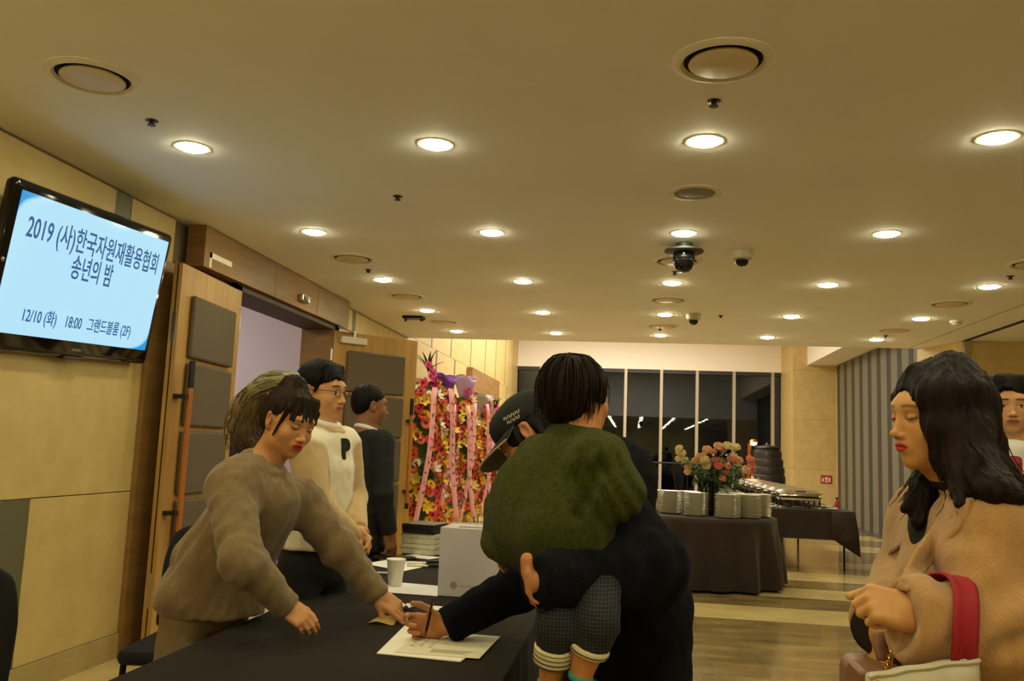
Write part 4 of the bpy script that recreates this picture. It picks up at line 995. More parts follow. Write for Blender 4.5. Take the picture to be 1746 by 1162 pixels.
def strands(name, guides, n, r, m_, root, org, spread=.02, seed=1, seg=12, curl=0, taper=.25, sides=4, color=None):
    """locks of hair: thin tapering tubes following guide curves"""
    g = random.Random(seed); mb = MB(); cols = []
    for k in range(n):
        G = g.choice(guides); pts = [V(p) for p in G]; off = V((g.gauss(0, 1), g.gauss(0, 1), g.gauss(0, 1)))*spread; ph = g.random()*6.28; L = g.uniform(.75, 1.02); out = []
        m = len(pts)-1
        for i in range(seg+1):
            t = i/seg*L*m; j = min(int(t), m-1); u = t-j
            p0, p1, p2, p3 = pts[max(j-1, 0)], pts[j], pts[j+1], pts[min(j+2, m)]
            p = .5*((2*p1)+(p2-p0)*u+(2*p0-5*p1+4*p2-p3)*u*u+(3*p1-p0-3*p2+p3)*u**3)
            tt = i/seg; k_ = (.25+.75*tt)
            p = p+off*k_+V((math.cos(tt*11+ph), math.sin(tt*11+ph), math.cos(tt*9+ph*2)))*curl*tt
            out.append(p-V(org))
        mb.tube(out, [r*(1-(1-taper)*(i/seg)**2)*(.55+.45*min(1, i*3/seg)) for i in range(seg+1)], sides, False)
    o = mb.build(name, m_, root, 'full'); o['kind'] = 'stuff'
    return o
def hairmat(name, c1, c2): return mat(name, c1, .55, var=.4, vscale=30, stretch=(1, 1, .12), second=c2, bump=.25, bscale=120, spec=.14)
Mhair = hairmat('black_hair', '1c1512', '0d0908'); Mhairb = hairmat('dark_brown_hair', '2b1d13', '150d08')
def streak(M, n=46, amp=.0025):
    Mi = np.array(M.inverted())
    def fn(P, d):
        Q = P@Mi[:3, :3].T+Mi[:3, 3]; a = np.arctan2(Q[:, 0], Q[:, 1]+.01); return d+amp*(np.sin(a*n+3*np.sin(Q[:, 2]*25))+.6*np.sin(a*n*.43+Q[:, 2]*40))
    return fn
def shoes(root, J, org, m_, fwd):
    for q in 'LR':
        F = Solid(); a, t = V(J['an'+q]), V(J['toe'+q]); f = V((fwd[0], fwd[1], 0)).normalized()
        F.ecap(a-V((0, 0, .05))-f*.03, t+f*.05-V((0, 0, -.005)), .042, .036, (-f.y, f.x, 0), 1.1, .02); F.cap(a, a-V((0, 0, .04)), .045, .045, .02)
        lo = .0
        F.post.append(lambda P, d: np.maximum(d, .004-P[:, 2]))
        p, qd = F.mesh(.012); add_mesh('shoe', p, qd, m_, root, org)
def trousers(root, J, org, m_, r=1.0, name='trousers', flare=1.0, seed=3):
    F = Solid(); sh = (V(J['shL'])-V(J['shR'])).normalized()
    F.ecap(V(J['pelvis'])+V((0, 0, .08)), V(J['pelvis'])-V((0, 0, .06)), .115*r, .12*r, (V(J['hipL'])-V(J['hipR'])), 1.4, .03)
    for q in 'LR':
        F.cap(J['hip'+q], J['kn'+q], .09*r, .066*r*flare, .03); F.cone(J['kn'+q], V(J['an'+q])-V((0, 0, .03)), .068*r*flare, .055*r*flare, .03)
    F.post.append(wrinkle(.004, .12, seed)); p, q = F.mesh(.013); return add_mesh(name, p, q, m_, root, org)

# ================================================================== person 1: woman in the taupe sweater leaning over the table
def taupe_woman():
    dy = 2.9
    hc = at(491, 720, y=2.90); f = V((.87, -.50, 0))
    M = frame(hc, f, R(-17), R(-7), 1.0)
    J = dict(neck=at(446, 797, y=2.90), shR=at(392, 826, y=2.74), shL=at(512, 846, y=3.05), elR=at(412, 955, y=2.62), wrR=at(487, 1032, y=2.74),
             elL=at(578, 935, y=3.12), wrL=at(643, 1014, y=3.17), pelvis=V((-1.50, 3.0, .88)))
    legjoints(J, J['pelvis'], (.9, -.3), knee=-.06, hip=-.06); org = V((-1.50, 3.0, 0))
    root = thing('person', 'woman with a high ponytail in a taupe sweater leaning over the table, pointing', 'person', org)
    F = Solid(); limbs(F, J, .95); head(F, M, (1, 1), 1, jaw=1.04, nose=.9); neck(F, M, J['neck'], .050)
    tip = at(694, 1060, z=.757); d = (tip-J['wrL'])
    hand(F, J['wrL']+d.normalized()*.01, d+V((0, 0, .02)), V((-.15, -.55, .85)), -1, [(.12, .18, .12), (.18, .2, .15), (.75, .7, .4), (.95, .8, .4)], (.45, .25), .93, .03)
    d2 = at(529, 1068, y=2.72)-J['wrR']
    hand(F, J['wrR']+d2.normalized()*.01, d2, V((.25, -.75, .55)), 1, [(.5, .45, .25), (.55, .5, .3), (.62, .55, .3), (.7, .55, .3)], (.35, .6), .84, .0)
    finish_body(F, root, org, M, 'cb9160', hands=[(J['wrL']+d*.6, .085, .0026), (J['wrR']+d2*.6, .085, .0026)], eye='down', lips='c4241f', brow='4a3524', browk=.6, blush=.5)
    # sweater
    S_ = Solid(); sh = (J['shL']-J['shR']).normalized(); top = (J['shL']+J['shR'])/2; pel = V((-1.475, 3.0, .90))
    ax_ = (top-pel).normalized()
    S_.ecap(pel, top-ax_*.10, .140, .125, sh, 1.32, .03)
    S_.ecap(pel-V((.0, 0, .05)), pel+ax_*.08, .145, .138, (.3, .95, 0), 1.25, .05)
    S_.ell(V((-1.56, 2.96, .84)), (.09, .16, .09), .05)
    S_.cap(J['shL']-sh*.04-ax_*.02, J['shR']+sh*.04-ax_*.02, .078, None, .06); S_.cap(top-ax_*.02, J['neck']-V((0, 0, .02)), .105, .074, .06)
    for q in 'LR':
        S_.cap(J['sh'+q]-V((0, 0, .015)), J['el'+q], .083, .066, .035); w_ = J['wr'+q]; e = J['el'+q]
        S_.cap(e, e, .066, None, .03); S_.cone(e, w_+(w_-e).normalized()*.012, .066, .047, .03, .012)
    S_.cone(pel-V((.0, .0, .135)), pel-V((.0, 0, .0)), .165, .16, .05, .02)
    S_.box(V((pel.x, pel.y, .672)), (.6, .6, .1), .01, .012, op='s')
    S_.cap(J['shR']+V((.02, .02, .02)), at(432, 796, y=2.92), .070, .056, .05); S_.cap(at(432, 796, y=2.92), at(455, 806, y=2.90), .058, .056, .03)
    S_.tor(J['neck']+V((.022, -.012, -.002)), (hc-J['neck'])+V((-.03, 0, .05)), .066, .0115, .012)
    S_.post += [wrinkle(.0075, .13, 5, squash=((top-pel).normalized())), local_wrinkle(J['elR'], .07, .007, .07, J['wrR']-J['shR']+V((.1, 0, .1)), 2), local_wrinkle(J['elL'], .08, .007, .08, J['wrL']-J['shL']+V((0, 0, .12)), 4), local_wrinkle(top+(pel-top)*.55, .22, .006, .11, sh)]
    p, q = S_.mesh(.0065); tm = mat('taupe_wool', '857050', .95, var=.1, vscale=60, bump=.25, bscale=420, sheen=.25, spec=.15)
    add_mesh('sweater', p, q, tm, root, org)
    trousers(root, J, org, mat('taupe_trousers', '86724f', .95, bump=.2, bscale=300), 1.05); shoes(root, J, org, Mblack, (.9, -.3))
    # hair: dark roots gathered high, fringe, ponytail fading to ash green and curled brown ends
    h = Solid(); s = 1.0; Rm = A(M.to_3x3())
    h.ell(hp(M, (0, -.016, .045)), (.084, .098, .088), .01, Rm); h.ell(hp(M, (0, -.045, .0)), (.074, .066, .075), .03, Rm)
    for x in np.linspace(-.055, .055, 12): h.cap(hp(M, (x*.8, .055, .095)), hp(M, (x*1.05, .1-abs(x)*.45, .026)), .013, .005, .010)
    for sx in (-1, 1): h.cap(hp(M, (sx*.066, .055, .06)), hp(M, (sx*.075, .042, -.045)), .009, .003, .008)
    h.ell(hp(M, (0, -.035, .125)), (.05, .045, .04), .02, Rm)
    h.ell(hp(M, (0, .095, -.04)), (.058, .05, .07), .006, Rm, 's')
    h.post.append(streak(M)); p, q = h.mesh(.0042); hm = hairmat('dark_hair_fringe', '33251a', '170f0a'); add_mesh('hair', p, q, hm, root, org)
    b0 = hp(M, (0, -.05, .15)); yb = b0.y+.02
    gd = []
    for ex in (0, 1, 2, 3): gd.append([b0, at(455-ex*7, 648+ex*5, y=yb+.0), at(432-ex*6, 690+ex*2, y=yb+.03), at(420-ex*6, 730, y=yb+.04), at(412+ex*9, 770-ex*2, y=yb+.04)])
    T = Solid()
    for g_ in gd[::3]:
        for i in range(4): T.cap(g_[i], g_[i+1], (.018, .022, .025, .026)[i], (.022, .025, .026, .020)[i], .02)
    T.post += [wrinkle(.005, .03, 8, squash=(.3, 0, .95))]
    pc = hairmat('ash_ponytail', '8d8a63', '4c3b26'); nt = pc.node_tree
    p, q = T.mesh(.0055)
    zt, zb = b0.z+.02, gd[0][-1].z
    def ash(P):
        t = np.clip((zt-P[:, 2])/(zt-zb), 0, 1)[:, None]; a, b, c_ = skincol('8f9068'), skincol('7d6a49'), skincol('4b3521')
        return np.where(t < .45, a+(b-a)*t/.45, b+(c_-b)*(t-.45)/.55)
    Mash = vcol('ash_hair', .5, .3, bump=.3, bscale=90, aniso=(1, 1, .15)); pt = add_mesh('ponytail', p, q, Mash, root, org, ash(p))
    st = strands('ponytail_strands', gd, 520, .0030, Mash, pt, org, .021, 4, 14, .010)
    me = st.data; n = len(me.vertices); co = np.empty(n*3, dtype=np.float32); me.vertices.foreach_get('co', co); co = co.reshape(-1, 3)+A(org)
    ca = me.color_attributes.new('Col', 'FLOAT_COLOR', 'POINT'); c4 = np.ones((n, 4), dtype=np.float32); c4[:, :3] = ash(co); ca.data.foreach_set('color', c4.ravel())
    e = hp(M, (-.083, -.004, -.036)) if True else None
    for sx in (-1, 1):
        g = MB().lathe([(.0005, -.004), (.004, 0), (.0005, .004)], 10, hp(M, (sx*.082, .0, -.040))-org).lathe([(.0005, -.003), (.003, 0), (.0005, .003)], 10, hp(M, (sx*.083, .004, -.052))-org)
        g.build('earring', Mchrome, root, True)['kind'] = 'stuff'
    rg = J['wrL']+d.normalized()*.115*1.0
    x = d.normalized()
    mr = MB(); C_ = at(674, 1045, y=rg.y-.005); up_ = V((0, 0, 1)); sd = x.cross(up_).normalized(); u2 = sd.cross(x)
    mr.tube([C_+(sd*math.cos(a)+u2*math.sin(a))*.0105-org for a in np.linspace(0, 2*PI, 17)], .0022, 6); mr.lathe([(.0005, -.004), (.006, 0), (.0005, .005)], 10, C_+u2*.011-sd*.004-org)
    mr.build('ring', mat('gold', 'd9b45a', .2, metal=1), root, True)['kind'] = 'stuff'
taupe_woman()

# ================================================================== person 2: man with glasses in the cream sweater
def cream_man():
    Y = 3.62; hc = at(549, 669, y=Y); f = V((.93, -.36, 0)); M = frame(hc, (.965, -.26, 0), R(-3), 0, 1.06)
    J = dict(neck=at(547, 727, y=Y), shR=at(521, 757, y=Y-.17), shL=at(588, 753, y=Y+.17), elR=at(541, 862, y=Y-.22), wrR=at(602, 912, y=Y-.08), elL=at(602, 850, y=Y+.22), wrL=at(611, 905, y=Y+.02), pelvis=at(545, 945, y=Y+.02))
    J['pelvis'] = V((J['pelvis'].x-.02, Y+.02, .93)); legjoints(J, J['pelvis'], f); org = V((J['pelvis'].x, J['pelvis'].y, 0))
    root = thing('person', 'man with glasses in a cream sweater with a letter, hands clasped', 'person', org)
    F = Solid(); limbs(F, J); head(F, M); neck(F, M, J['neck'])
    d = at(621, 926, y=Y-.02)-J['wrR']; hand(F, J['wrR'], d, V((.3, -.9, .2)), 1, [(.7, .8, .5)]*4, (.4, .5), 1.0)
    d2 = at(622, 920, y=Y-.0)-J['wrL']; hand(F, J['wrL'], d2, V((.9, .3, .2)), -1, [(.8, .8, .5)]*4, (.4, .5), 1.0)
    finish_body(F, root, org, M, 'd19a6c', hands=[(J['wrR']+d*.5, .09, .0032)], base=.012, hstep=.003, lips='b5605a', stubble=.4)
    S_ = Solid(); sh = (J['shL']-J['shR']).normalized(); top = (J['shL']+J['shR'])/2
    S_.ecap(J['pelvis']+V((0, 0, -.02)), top-V((0, 0, .12)), .128, .118, sh, 1.42, .03); S_.cone(J['pelvis']+V((0, 0, .01)), J['pelvis']+V((0, 0, .12)), .155, .15, .05); S_.box(J['pelvis']-V((0, 0, .14)), (.4, .4, .155), .01, .012, op='s')
    S_.cap(J['shL']-sh*.03, J['shR']+sh*.03, .07, None, .06); S_.cap(top, J['neck']-V((0, 0, .03)), .085, .066, .05)
    S_.tor(J['neck']+V((.008, 0, -.034)), (.2, -.05, 1), .070, .013, .01)
    for q in 'LR':
        e, w_ = J['el'+q], J['wr'+q]; S_.cap(J['sh'+q]-V((0, 0, .02)), e, .078, .06, .03); S_.cap(e, e, .06, None, .02); S_.cone(e, w_, .06, .042, .025)
    S_.post += [wrinkle(.003, .1, 6), local_wrinkle(J['elR'], .09, .006, .04, J['wrR']-J['elR'])]
    p, q = S_.mesh(.0075); c_ = np.tile(skincol('efe6cf'), (len(p), 1)); beige = skincol('cdb083')
    # knitted beige sleeves, collar and back against the cream front
    fr_ = V(f).normalized(); Pl = p-A(top); lat = np.abs(Pl@A(sh)); fro = Pl@A(fr_)
    def dseg(a, b): a, b = A(a), A(b); t = np.clip(((p-a)@(b-a))/((b-a)@(b-a)), 0, 1); return np.linalg.norm(p-(a+t[:, None]*(b-a)), axis=1)
    slv = np.minimum(np.minimum(dseg(J['shR']-V((0, 0, .05)), J['elR']), dseg(J['elR'], J['wrR'])), np.minimum(dseg(J['shL']-V((0, 0, .05)), J['elL']), dseg(J['elL'], J['wrL'])))
    k = np.maximum(ss(.100, .090, slv), ss(-.03, -.05, fro)); nkd = np.linalg.norm(p-A(J['neck']-V((-.005, 0, .03))), axis=1); k = np.maximum(k, ss(.106, .098, nkd))[:, None]
    c_ = c_*(1-k)+beige*k; sw = add_mesh('sweater', p, q, vcol('cream_knit', .95, .1, bump=.25, bscale=350, sheen=.2), root, org, c_)
    co = Solid(); co.tor(J['neck']+V((.012, 0, .018)), (.30, -.06, 1), .068, .015, .008); co.cap(J['neck']+V((.06, -.035, -.008)), J['neck']+V((.08, -.03, -.035)), .015, .009, .01); p, q = co.mesh(.005)
    add_mesh('shirt_collar', p, q, mat('white_shirt', 'e8e4dc', .8), root, org)
    nb = Solid(); nb.tor(J['neck']+V((.014, 0, -.004)), (.30, -.06, 1), .083, .016, .01); p, q = nb.mesh(.005); add_mesh('neckband', p, q, mat('beige_knit', 'c9ab7c', .95, bump=.2, bscale=350), root, org)
    # the letter patch
    C0 = at(588, 768, y=Y-.02); n_ = fr_*.9+V((0, -.35, 0)); 
    ang = math.atan2(fr_.x, -fr_.y)
    t_ = text('P', .115, root, C0-org, (PI/2, 0, ang-.10), mat('black_felt', '16140f', .9), 'letter_patch', ext=.003, bold=.006)
    # place the patch on the chest surface
    best = None
    dg = bpy.context.evaluated_depsgraph_get(); dg.update(); sv = sw.data
    ro = CAM; rd = (C0-CAM).normalized(); ok, loc, nn, ix = sw.ray_cast(ro-org, rd)
    if ok: t_.location = loc+nn*.004; t_.rotation_euler = nn.to_track_quat('Z', 'Y').to_euler()
    trousers(root, J, org, mat('black_trousers', '15141a', .85)); shoes(root, J, org, Mblack, f)
    h = Solid(); Rm = A(M.to_3x3())/1.06; s = 1.06
    h.ell(hp(M, (0, -.018, .050)), V((.086, .102, .088))*s, .01, Rm); h.ell(hp(M, (0, -.055, .01)), V((.074, .058, .07))*s, .03, Rm)
    for x in np.linspace(-.06, .06, 9): h.cap(hp(M, (x*.9, .045, .105)), hp(M, (x*1.0+.010, .092-abs(x)*.5, .054+.010*math.sin(x*75+.5))), .015*s, .006*s, .009)
    for sx in (-1, 1): h.cap(hp(M, (sx*.076, .03, .05)), hp(M, (sx*.077, .022, .0)), .012*s, .006*s, .012)
    h.ell(hp(M, (0, .095, -.02)), V((.062, .05, .07))*s, .006, Rm, 's')
    for sx in (-1, 1): h.ell(hp(M, (sx*.085, -.008, -.012)), V((.03, .026, .03))*s, .006, Rm, 's')
    h.post.append(streak(M)); p, q = h.mesh(.0055); add_mesh('hair', p, q, hairmat('black_hair_blue', '16141a', '09080c'), root, org)
    g = MB()
    for sx in (-1, 1):
        g.tube([hp(M, (sx*.031+.021*math.cos(a), .103-.002*abs(math.cos(a)), .000+.017*math.sin(a)))-org for a in np.linspace(0, 2*PI, 19)], .0014, 5)
        g.tube([hp(M, (sx*.052, .101, .004))-org, hp(M, (sx*.078, .05, .006))-org, hp(M, (sx*.082, -.01, .004))-org], .0014, 5)
    g.tube([hp(M, (-.010, .106, .004))-org, hp(M, (0, .109, .007))-org, hp(M, (.010, .106, .004))-org], .0014, 5)
    g.build('glasses', mat('dark_wire', '2a211a', .3, metal=.8), root, True)['kind'] = 'stuff'
cream_man()

# ------------------------------------------------------------------ people in suits
def suit_person(label, hc, f, pitch, s, org_z=0, skin='b98256', suit='14131a', arms=None, hairback=True, tie=False, lean=0, base=.013, hair=None, headf=None, shirt=True):
    f = V((f[0], f[1], 0)).normalized(); l = V((-f.y, f.x, 0)); M = frame(hc, headf or f, pitch, 0, s)
    nk = hc+V((0, 0, -.145*s))-f*.022; H_ = hc.z/1.62
    J = dict(neck=nk, shL=nk+l*.195-V((0, 0, .070)), shR=nk-l*.195-V((0, 0, .070)), pelvis=V((nk.x-f.x*.01, nk.y-f.y*.01, .94*H_)))
    for q, s_ in (('L', 1), ('R', -1)): J['el'+q] = J['sh'+q]+l*s_*.06-V((0, 0, .30))-f*.02; J['wr'+q] = J['el'+q]-V((0, 0, .24))+f*.06
    legjoints(J, J['pelvis'], f); org = V((J['pelvis'].x, J['pelvis'].y, 0)); root = thing('person', label, 'person', org)
    F = Solid(); limbs(F, J); head(F, M); neck(F, M, nk)
    for q, s_ in (('L', -1), ('R', 1)): hand(F, J['wr'+q], V((0, 0, -1))+f*.25, l*(-s_), s_, [(.3, .4, .3)]*4, (.3, .3), 1)
    finish_body(F, root, org, M, skin, base=base, hstep=.0036, hands=[(J['wr'+q]-V((0, 0, .08)), .09, .005) for q in 'LR'], lips='a0584c', stubble=.5)
    S_ = Solid(); top = (J['shL']+J['shR'])/2
    S_.ecap(J['pelvis']+V((0, 0, .05)), top-V((0, 0, .10)), .140, .138, l, 1.42, .03); S_.ecap(J['pelvis']-V((0, 0, .16)), J['pelvis']+V((0, 0, .08)), .150, .140, l, 1.38, .04)
    S_.cap(J['shL']-l*.03+V((0, 0, .005)), J['shR']+l*.03+V((0, 0, .005)), .068, None, .05); S_.cap(top, nk-V((0, 0, .05)), .09, .066, .05)
    S_.box(J['pelvis']-V((0, 0, .32)), (.4, .4, .12), .01, .01, op='s')
    for q in 'LR':
        e, w_ = J['el'+q], J['wr'+q]; S_.cap(J['sh'+q], e, .072, .06, .03); S_.cap(e, e, .06, None, .02); S_.cone(e, w_, .06, .048, .02)
    if tie: S_.cap(nk+f*.10-V((0, 0, .02)), nk+f*.15-V((0, 0, .26)), .032, .012, .015, 's')
    S_.post.append(wrinkle(.0035, .12, 9)); p, q = S_.mesh(.010); add_mesh('jacket', p, q, mat('dark_suit_'+suit, suit, .8, bump=.1, bscale=300), root, org)
    co = Solid(); co.tor(nk+V((0, 0, .004))+f*.006, V((0, 0, 1))+f*.35, .066, .015, .008)
    if tie: co.ecap(nk+f*.07-V((0, 0, .05)), nk+f*.085-V((0, 0, .26)), .06, .05, l, 1.2, .02)
    p, q = co.mesh(.006); add_mesh('shirt', p, q, mat('white_shirt', 'e6e2dd', .8), root, org)
    if tie:
        t_ = Solid(); t_.ecap(nk+f*.077-V((0, 0, .03)), nk+f*.082-V((0, 0, .035)), .016, .018, l, 1.1, .01); t_.ecap(nk+f*.125-V((0, 0, .07)), nk+f*.155-V((0, 0, .30)), .012, .014, l, 2.2, .012); t_.ecap(nk+f*.085-V((0, 0, .04)), nk+f*.128-V((0, 0, .09)), .012, .012, l, 1.6, .01); p, q = t_.mesh(.005)
        add_mesh('tie', p, q, mat('red_silk_tie', '8e1b2a', .45, var=.1, vscale=90), root, org)
    trousers(root, J, org, mat('dark_suit_trousers_'+suit, suit, .8)); shoes(root, J, org, Mblack, f)
    h = Solid(); Rm = A(M.to_3x3())/s
    h.ell(hp(M, (0, -.018, .046)), V((.083, .100, .082))*s, .01, Rm); h.ell(hp(M, (0, -.055, .0)), V((.072, .056, .066))*s, .03, Rm)
    if hair == 'fringe':
        for x in np.linspace(-.055, .055, 9): h.cap(hp(M, (x-.012, .045, .112)), hp(M, (x+.010, .090-abs(x)*.4, .066+.012*math.sin(x*62+1))), .019*s, .005*s, .008)
        h.ell(hp(M, (.02, .01, .105)), V((.06, .06, .032))*s, .02, Rm)
    h.ell(hp(M, (0, .1, -.02)), V((.062, .052, .075))*s, .006, Rm, 's')
    for sx in (-1, 1): h.ell(hp(M, (sx*.085, .0, -.02)), V((.03, .032, .036))*s, .006, Rm, 's')
    h.post.append(streak(M, 40, .002)); p, q = h.mesh(.007); add_mesh('hair', p, q, Mhair, root, org)
    return root
suit_person('man in a black suit seen from behind, facing the far door leaf', at(631, 692, y=5.2), (.62, .78), R(-4), 1.06, skin='8f5f3f', suit='0a090c', headf=V((.80, .60, 0)))
suit_person('man half hidden in the ballroom doorway behind the ponytail', at(432, 686, y=7.45), (-.2, -1), 0, 1.05, skin='b98256', suit='121115')
suit_person('man in a dark suit and red tie at the right photo edge', at(1722, 694, y=3.95), (-.28, -.96), R(-2), 1.04, skin='d09a6e', suit='141218', tie=True, hair='fringe')

# ------------------------------------------------------------------ helper: lay something on a body surface where the camera ray meets it
from mathutils.bvhtree import BVHTree
def bvh(pos, quads): return BVHTree.FromPolygons([tuple(map(float, p)) for p in pos], [tuple(map(int, q)) for q in quads])
def hit(tree, px, py, lift=.004):
    d = (at(px, py, y=2)-CAM).normalized(); loc, n, i, dist_ = tree.ray_cast(CAM, d)
    return (loc+n*lift, n) if loc else (None, None)
def drape(name, tree, ea, eb, m_, root, org, lift=.01, thick=.008, nu=14, nv=6):
    """a flap of cloth lying on a garment between two edges"""
    def poly(E, t):
        t *= len(E)-1; i = min(int(t), len(E)-2); u = t-i; return (E[i][0]*(1-u)+E[i+1][0]*u, E[i][1]*(1-u)+E[i+1][1]*u)
    rows = []; last = None; depths = {}
    for i in range(nu):
        for j in range(nv):
            a, b = poly(ea, i/(nu-1)), poly(eb, i/(nu-1)); v = j/(nv-1); px, py = a[0]*(1-v)+b[0]*v, a[1]*(1-v)+b[1]*v
            h, n = hit(tree, px, py, lift); depths[i, j] = (px, py, h.y if h else None)
    got = [v_[2] for v_ in depths.values() if v_[2]]; med = sorted(got)[len(got)//2] if got else 1.7
    Y = np.array([[depths[i, j][2] if depths[i, j][2] and abs(depths[i, j][2]-med) < .12 else np.nan for j in range(nv)] for i in range(nu)])
    Y = np.where(np.isnan(Y), np.nanmedian(Y), Y)
    for _ in range(3):
        Z_ = np.pad(Y, 1, mode='edge'); Y = (Z_[1:-1, 1:-1]*2+Z_[:-2, 1:-1]+Z_[2:, 1:-1]+Z_[1:-1, :-2]+Z_[1:-1, 2:])/6
    mb = MB(); v = [at(depths[i, j][0], depths[i, j][1], y=Y[i, j])-V(org) for i in range(nu) for j in range(nv)]
    mb.add(v, [(i*nv+j, i*nv+j+1, i*nv+nv+j+1, i*nv+nv+j) for i in range(nu-1) for j in range(nv-1)])
    o = mb.build(name, m_, root, 'full'); s_ = o.modifiers.new('thick', 'SOLIDIFY'); s_.thickness = thick; s_.offset = 0; b_ = o.modifiers.new('soft', 'SUBSURF'); b_.levels = b_.render_levels = 1
    return o

# ================================================================== person: bending man in the cap
def cap_man():
    hc = at(909, 746, y=2.80); f = V((-1, .06, 0)); s = 1.12; M = frame(hc, f, R(-42), R(15), s)
    J = dict(neck=at(957, 782, y=2.80), shL=at(1018, 822, y=2.56), shR=at(985, 826, y=3.02), elL=at(1108, 970, y=2.34), wrL=at(914, 992, y=2.10), elR=at(902, 992, y=3.04), wrR=at(762, 1068, y=2.93))
    pl_ = at(1066, 1080, y=2.76); J['pelvis'] = V((pl_.x, 2.76, .93)); legjoints(J, J['pelvis'], f, hip=.0); org = V((pl_.x, 2.76, 0))
    root = thing('person', 'man in a black cap and dark navy fleece coat bending to write, holding the toddler', 'person', org)
    F = Solid(); limbs(F, J, 1.05); head(F, M); neck(F, M, J['neck'])
    # writing hand: palm towards the camera, thumb on top, fingers curled
    d = V((-1, -.04, -.02)); dors = V((-.1, 1, .12))
    pr = hand(F, J['wrR']+d*.012, d, dors, 1, [(.55, .95, .75), (.95, 1.25, .7), (1.1, 1.3, .7), (1.15, 1.3, .7)], (.95, .35), 1.04, .12)
    d2 = V((.10, .02, -1)).normalized()
    hand(F, J['wrL']+V((-.022, 0, .03)), d2, V((-1, -.1, 0)), -1, [(.35, .5, .3)]*4, (.3, .4), .66, .0)
    finish_body(F, root, org, M, 'bd7f4f', hands=[(J['wrR']+d*.075, .085, .0026), (J['wrL']+d2*.08, .085, .003)], lips='9a5248', stubble=.8)
    C = Solid(); sh = (J['shL']-J['shR']).normalized(); top = (J['shL']+J['shR'])/2; ax_ = (top-J['pelvis']).normalized(); P0 = J['pelvis']
    C.ecap(P0, top-ax_*.10, .190, .165, sh, 1.30, .03); C.ecap(P0-V((0, 0, .26)), P0, .205, .195, sh, 1.2, .05)
    C.cap(J['shL']-sh*.03, J['shR']+sh*.03, .105, None, .07); C.cap(top, J['neck']-V((0, 0, .02)), .12, .085, .05)
    C.ell(at(1050, 815, y=2.74), (.13, .17, .13), .07)
    for q, r0, r1, r2 in (('L', .11, .098, .066), ('R', .09, .085, .060)):
        e, w_ = J['el'+q], J['wr'+q]; C.cap(J['sh'+q]-V((0, 0, .02)), e, r0, r1, .05); C.cap(e, e, r1, None, .03); C.cone(e, w_+(w_-e).normalized()*.008, r1, r2, .03, .014)
    C.cap(J['neck']-V((.0, .0, .005)), J['neck']+V((-.03, 0, .03)), .080, .070, .03)
    C.post += [wrinkle(.005, .16, 15), wrinkle(.0016, .022, 16, 12), local_wrinkle(J['elR'], .12, .010, .07, J['wrR']-J['elR']), local_wrinkle(J['elL'], .12, .009, .07, J['wrL']-J['elL'])]
    p, q = C.mesh(.0075); coat = add_mesh('coat', p, q, mat('navy_fleece', '0e111b', 1.0, var=.5, vscale=240, bump=1.0, bscale=330, sheen=.04, spec=.05, second='07090f'), root, org)
    trousers(root, J, org, mat('faded_denim', '5a6068', .9, var=.2, vscale=30), 1.05); shoes(root, J, org, Mblack, f)
    # hair below the cap
    Rm = A(M.to_3x3())/s; h = Solid(); h.ell(hp(M, (0, -.03, .015)), V((.079, .083, .080))*s, .01, Rm); h.ell(hp(M, (0, .085, -.05)), V((.07, .075, .075))*s, .01, Rm, 's')
    for sx in (-1, 1):
        h.ell(hp(M, (sx*.090, -.006, -.010)), V((.022, .020, .028))*s, .006, Rm, 's'); h.ell(hp(M, (sx*.067, .030, .012)), V((.014, .030, .036))*s, .012, Rm); h.cap(hp(M, (sx*.072, .025, .02)), hp(M, (sx*.072, .032, -.045)), .011, .007, .012); h.cap(hp(M, (sx*.073, -.035, .0)), hp(M, (sx*.07, -.04, -.05)), .014, .010, .012)
    h.post.append(streak(M, 40, .0015)); p, q = h.mesh(.005); add_mesh('hair', p, q, Mhair, root, org)
    # the cap: crown, brim with cream edge, side embroidery, top button
    Mcap = mat('black_cap_twill', '0e1012', .85, bump=.15, bscale=500)
    K = Solid(); K.ell(hp(M, (0, -.012, .052)), V((.088, .107, .086))*s, .01, Rm); K.ell(hp(M, (0, .045, .07)), V((.068, .054, .055))*s, .02, Rm)
    K.box(hp(M, (0, .0, -.06)), V((.2, .2, .088))*s, .004, .006, A((M@Matrix.Rotation(.12, 4, 'X')).to_3x3())/s, 's')
    Mi = np.array(M.inverted())
    def seams(P, d_):
        Q = P@Mi[:3, :3].T+Mi[:3, 3]; a = np.arctan2(Q[:, 0], Q[:, 1]+.012); t = np.abs(np.sin(a*3)); return d_+.0012*np.exp(-(t/.06)**2)
    K.post.append(seams); p, q = K.mesh(.0045); cap = add_mesh('cap', p, q, Mcap, root, org); tree = bvh(p, q)
    def brim(u, v, dz):
        a = (u-.5)*R(158); px_, py_ = .089*math.sin(a), -.012+.112*math.cos(a)
        return hp(M, (px_*(1+.10*v), py_+v*.082*math.cos(a*.92)**.55 if abs(a) < 1.5 else py_, .036-.012*v-1.6*px_*px_*(.4+.9*v)+dz))-org
    b1 = MB().grid(lambda u, v: brim(u, v, .0015), 25, 8).build('brim', Mcap, cap, 'full'); b1.modifiers.new('thick', 'SOLIDIFY').thickness = .002
    b2 = MB().grid(lambda u, v: brim(u, v, -.0022), 25, 8).build('brim_lining', mat('olive_grey_lining', '77705c', .85), cap, 'full'); b2['label'] = 'olive grey underside of the brim'
    MB().tube([brim(u, 1.0, 0) for u in np.linspace(0, 1, 33)], .0032, 6).build('brim_edge', mat('cream_edge', 'b8ab86', .8), cap, True)
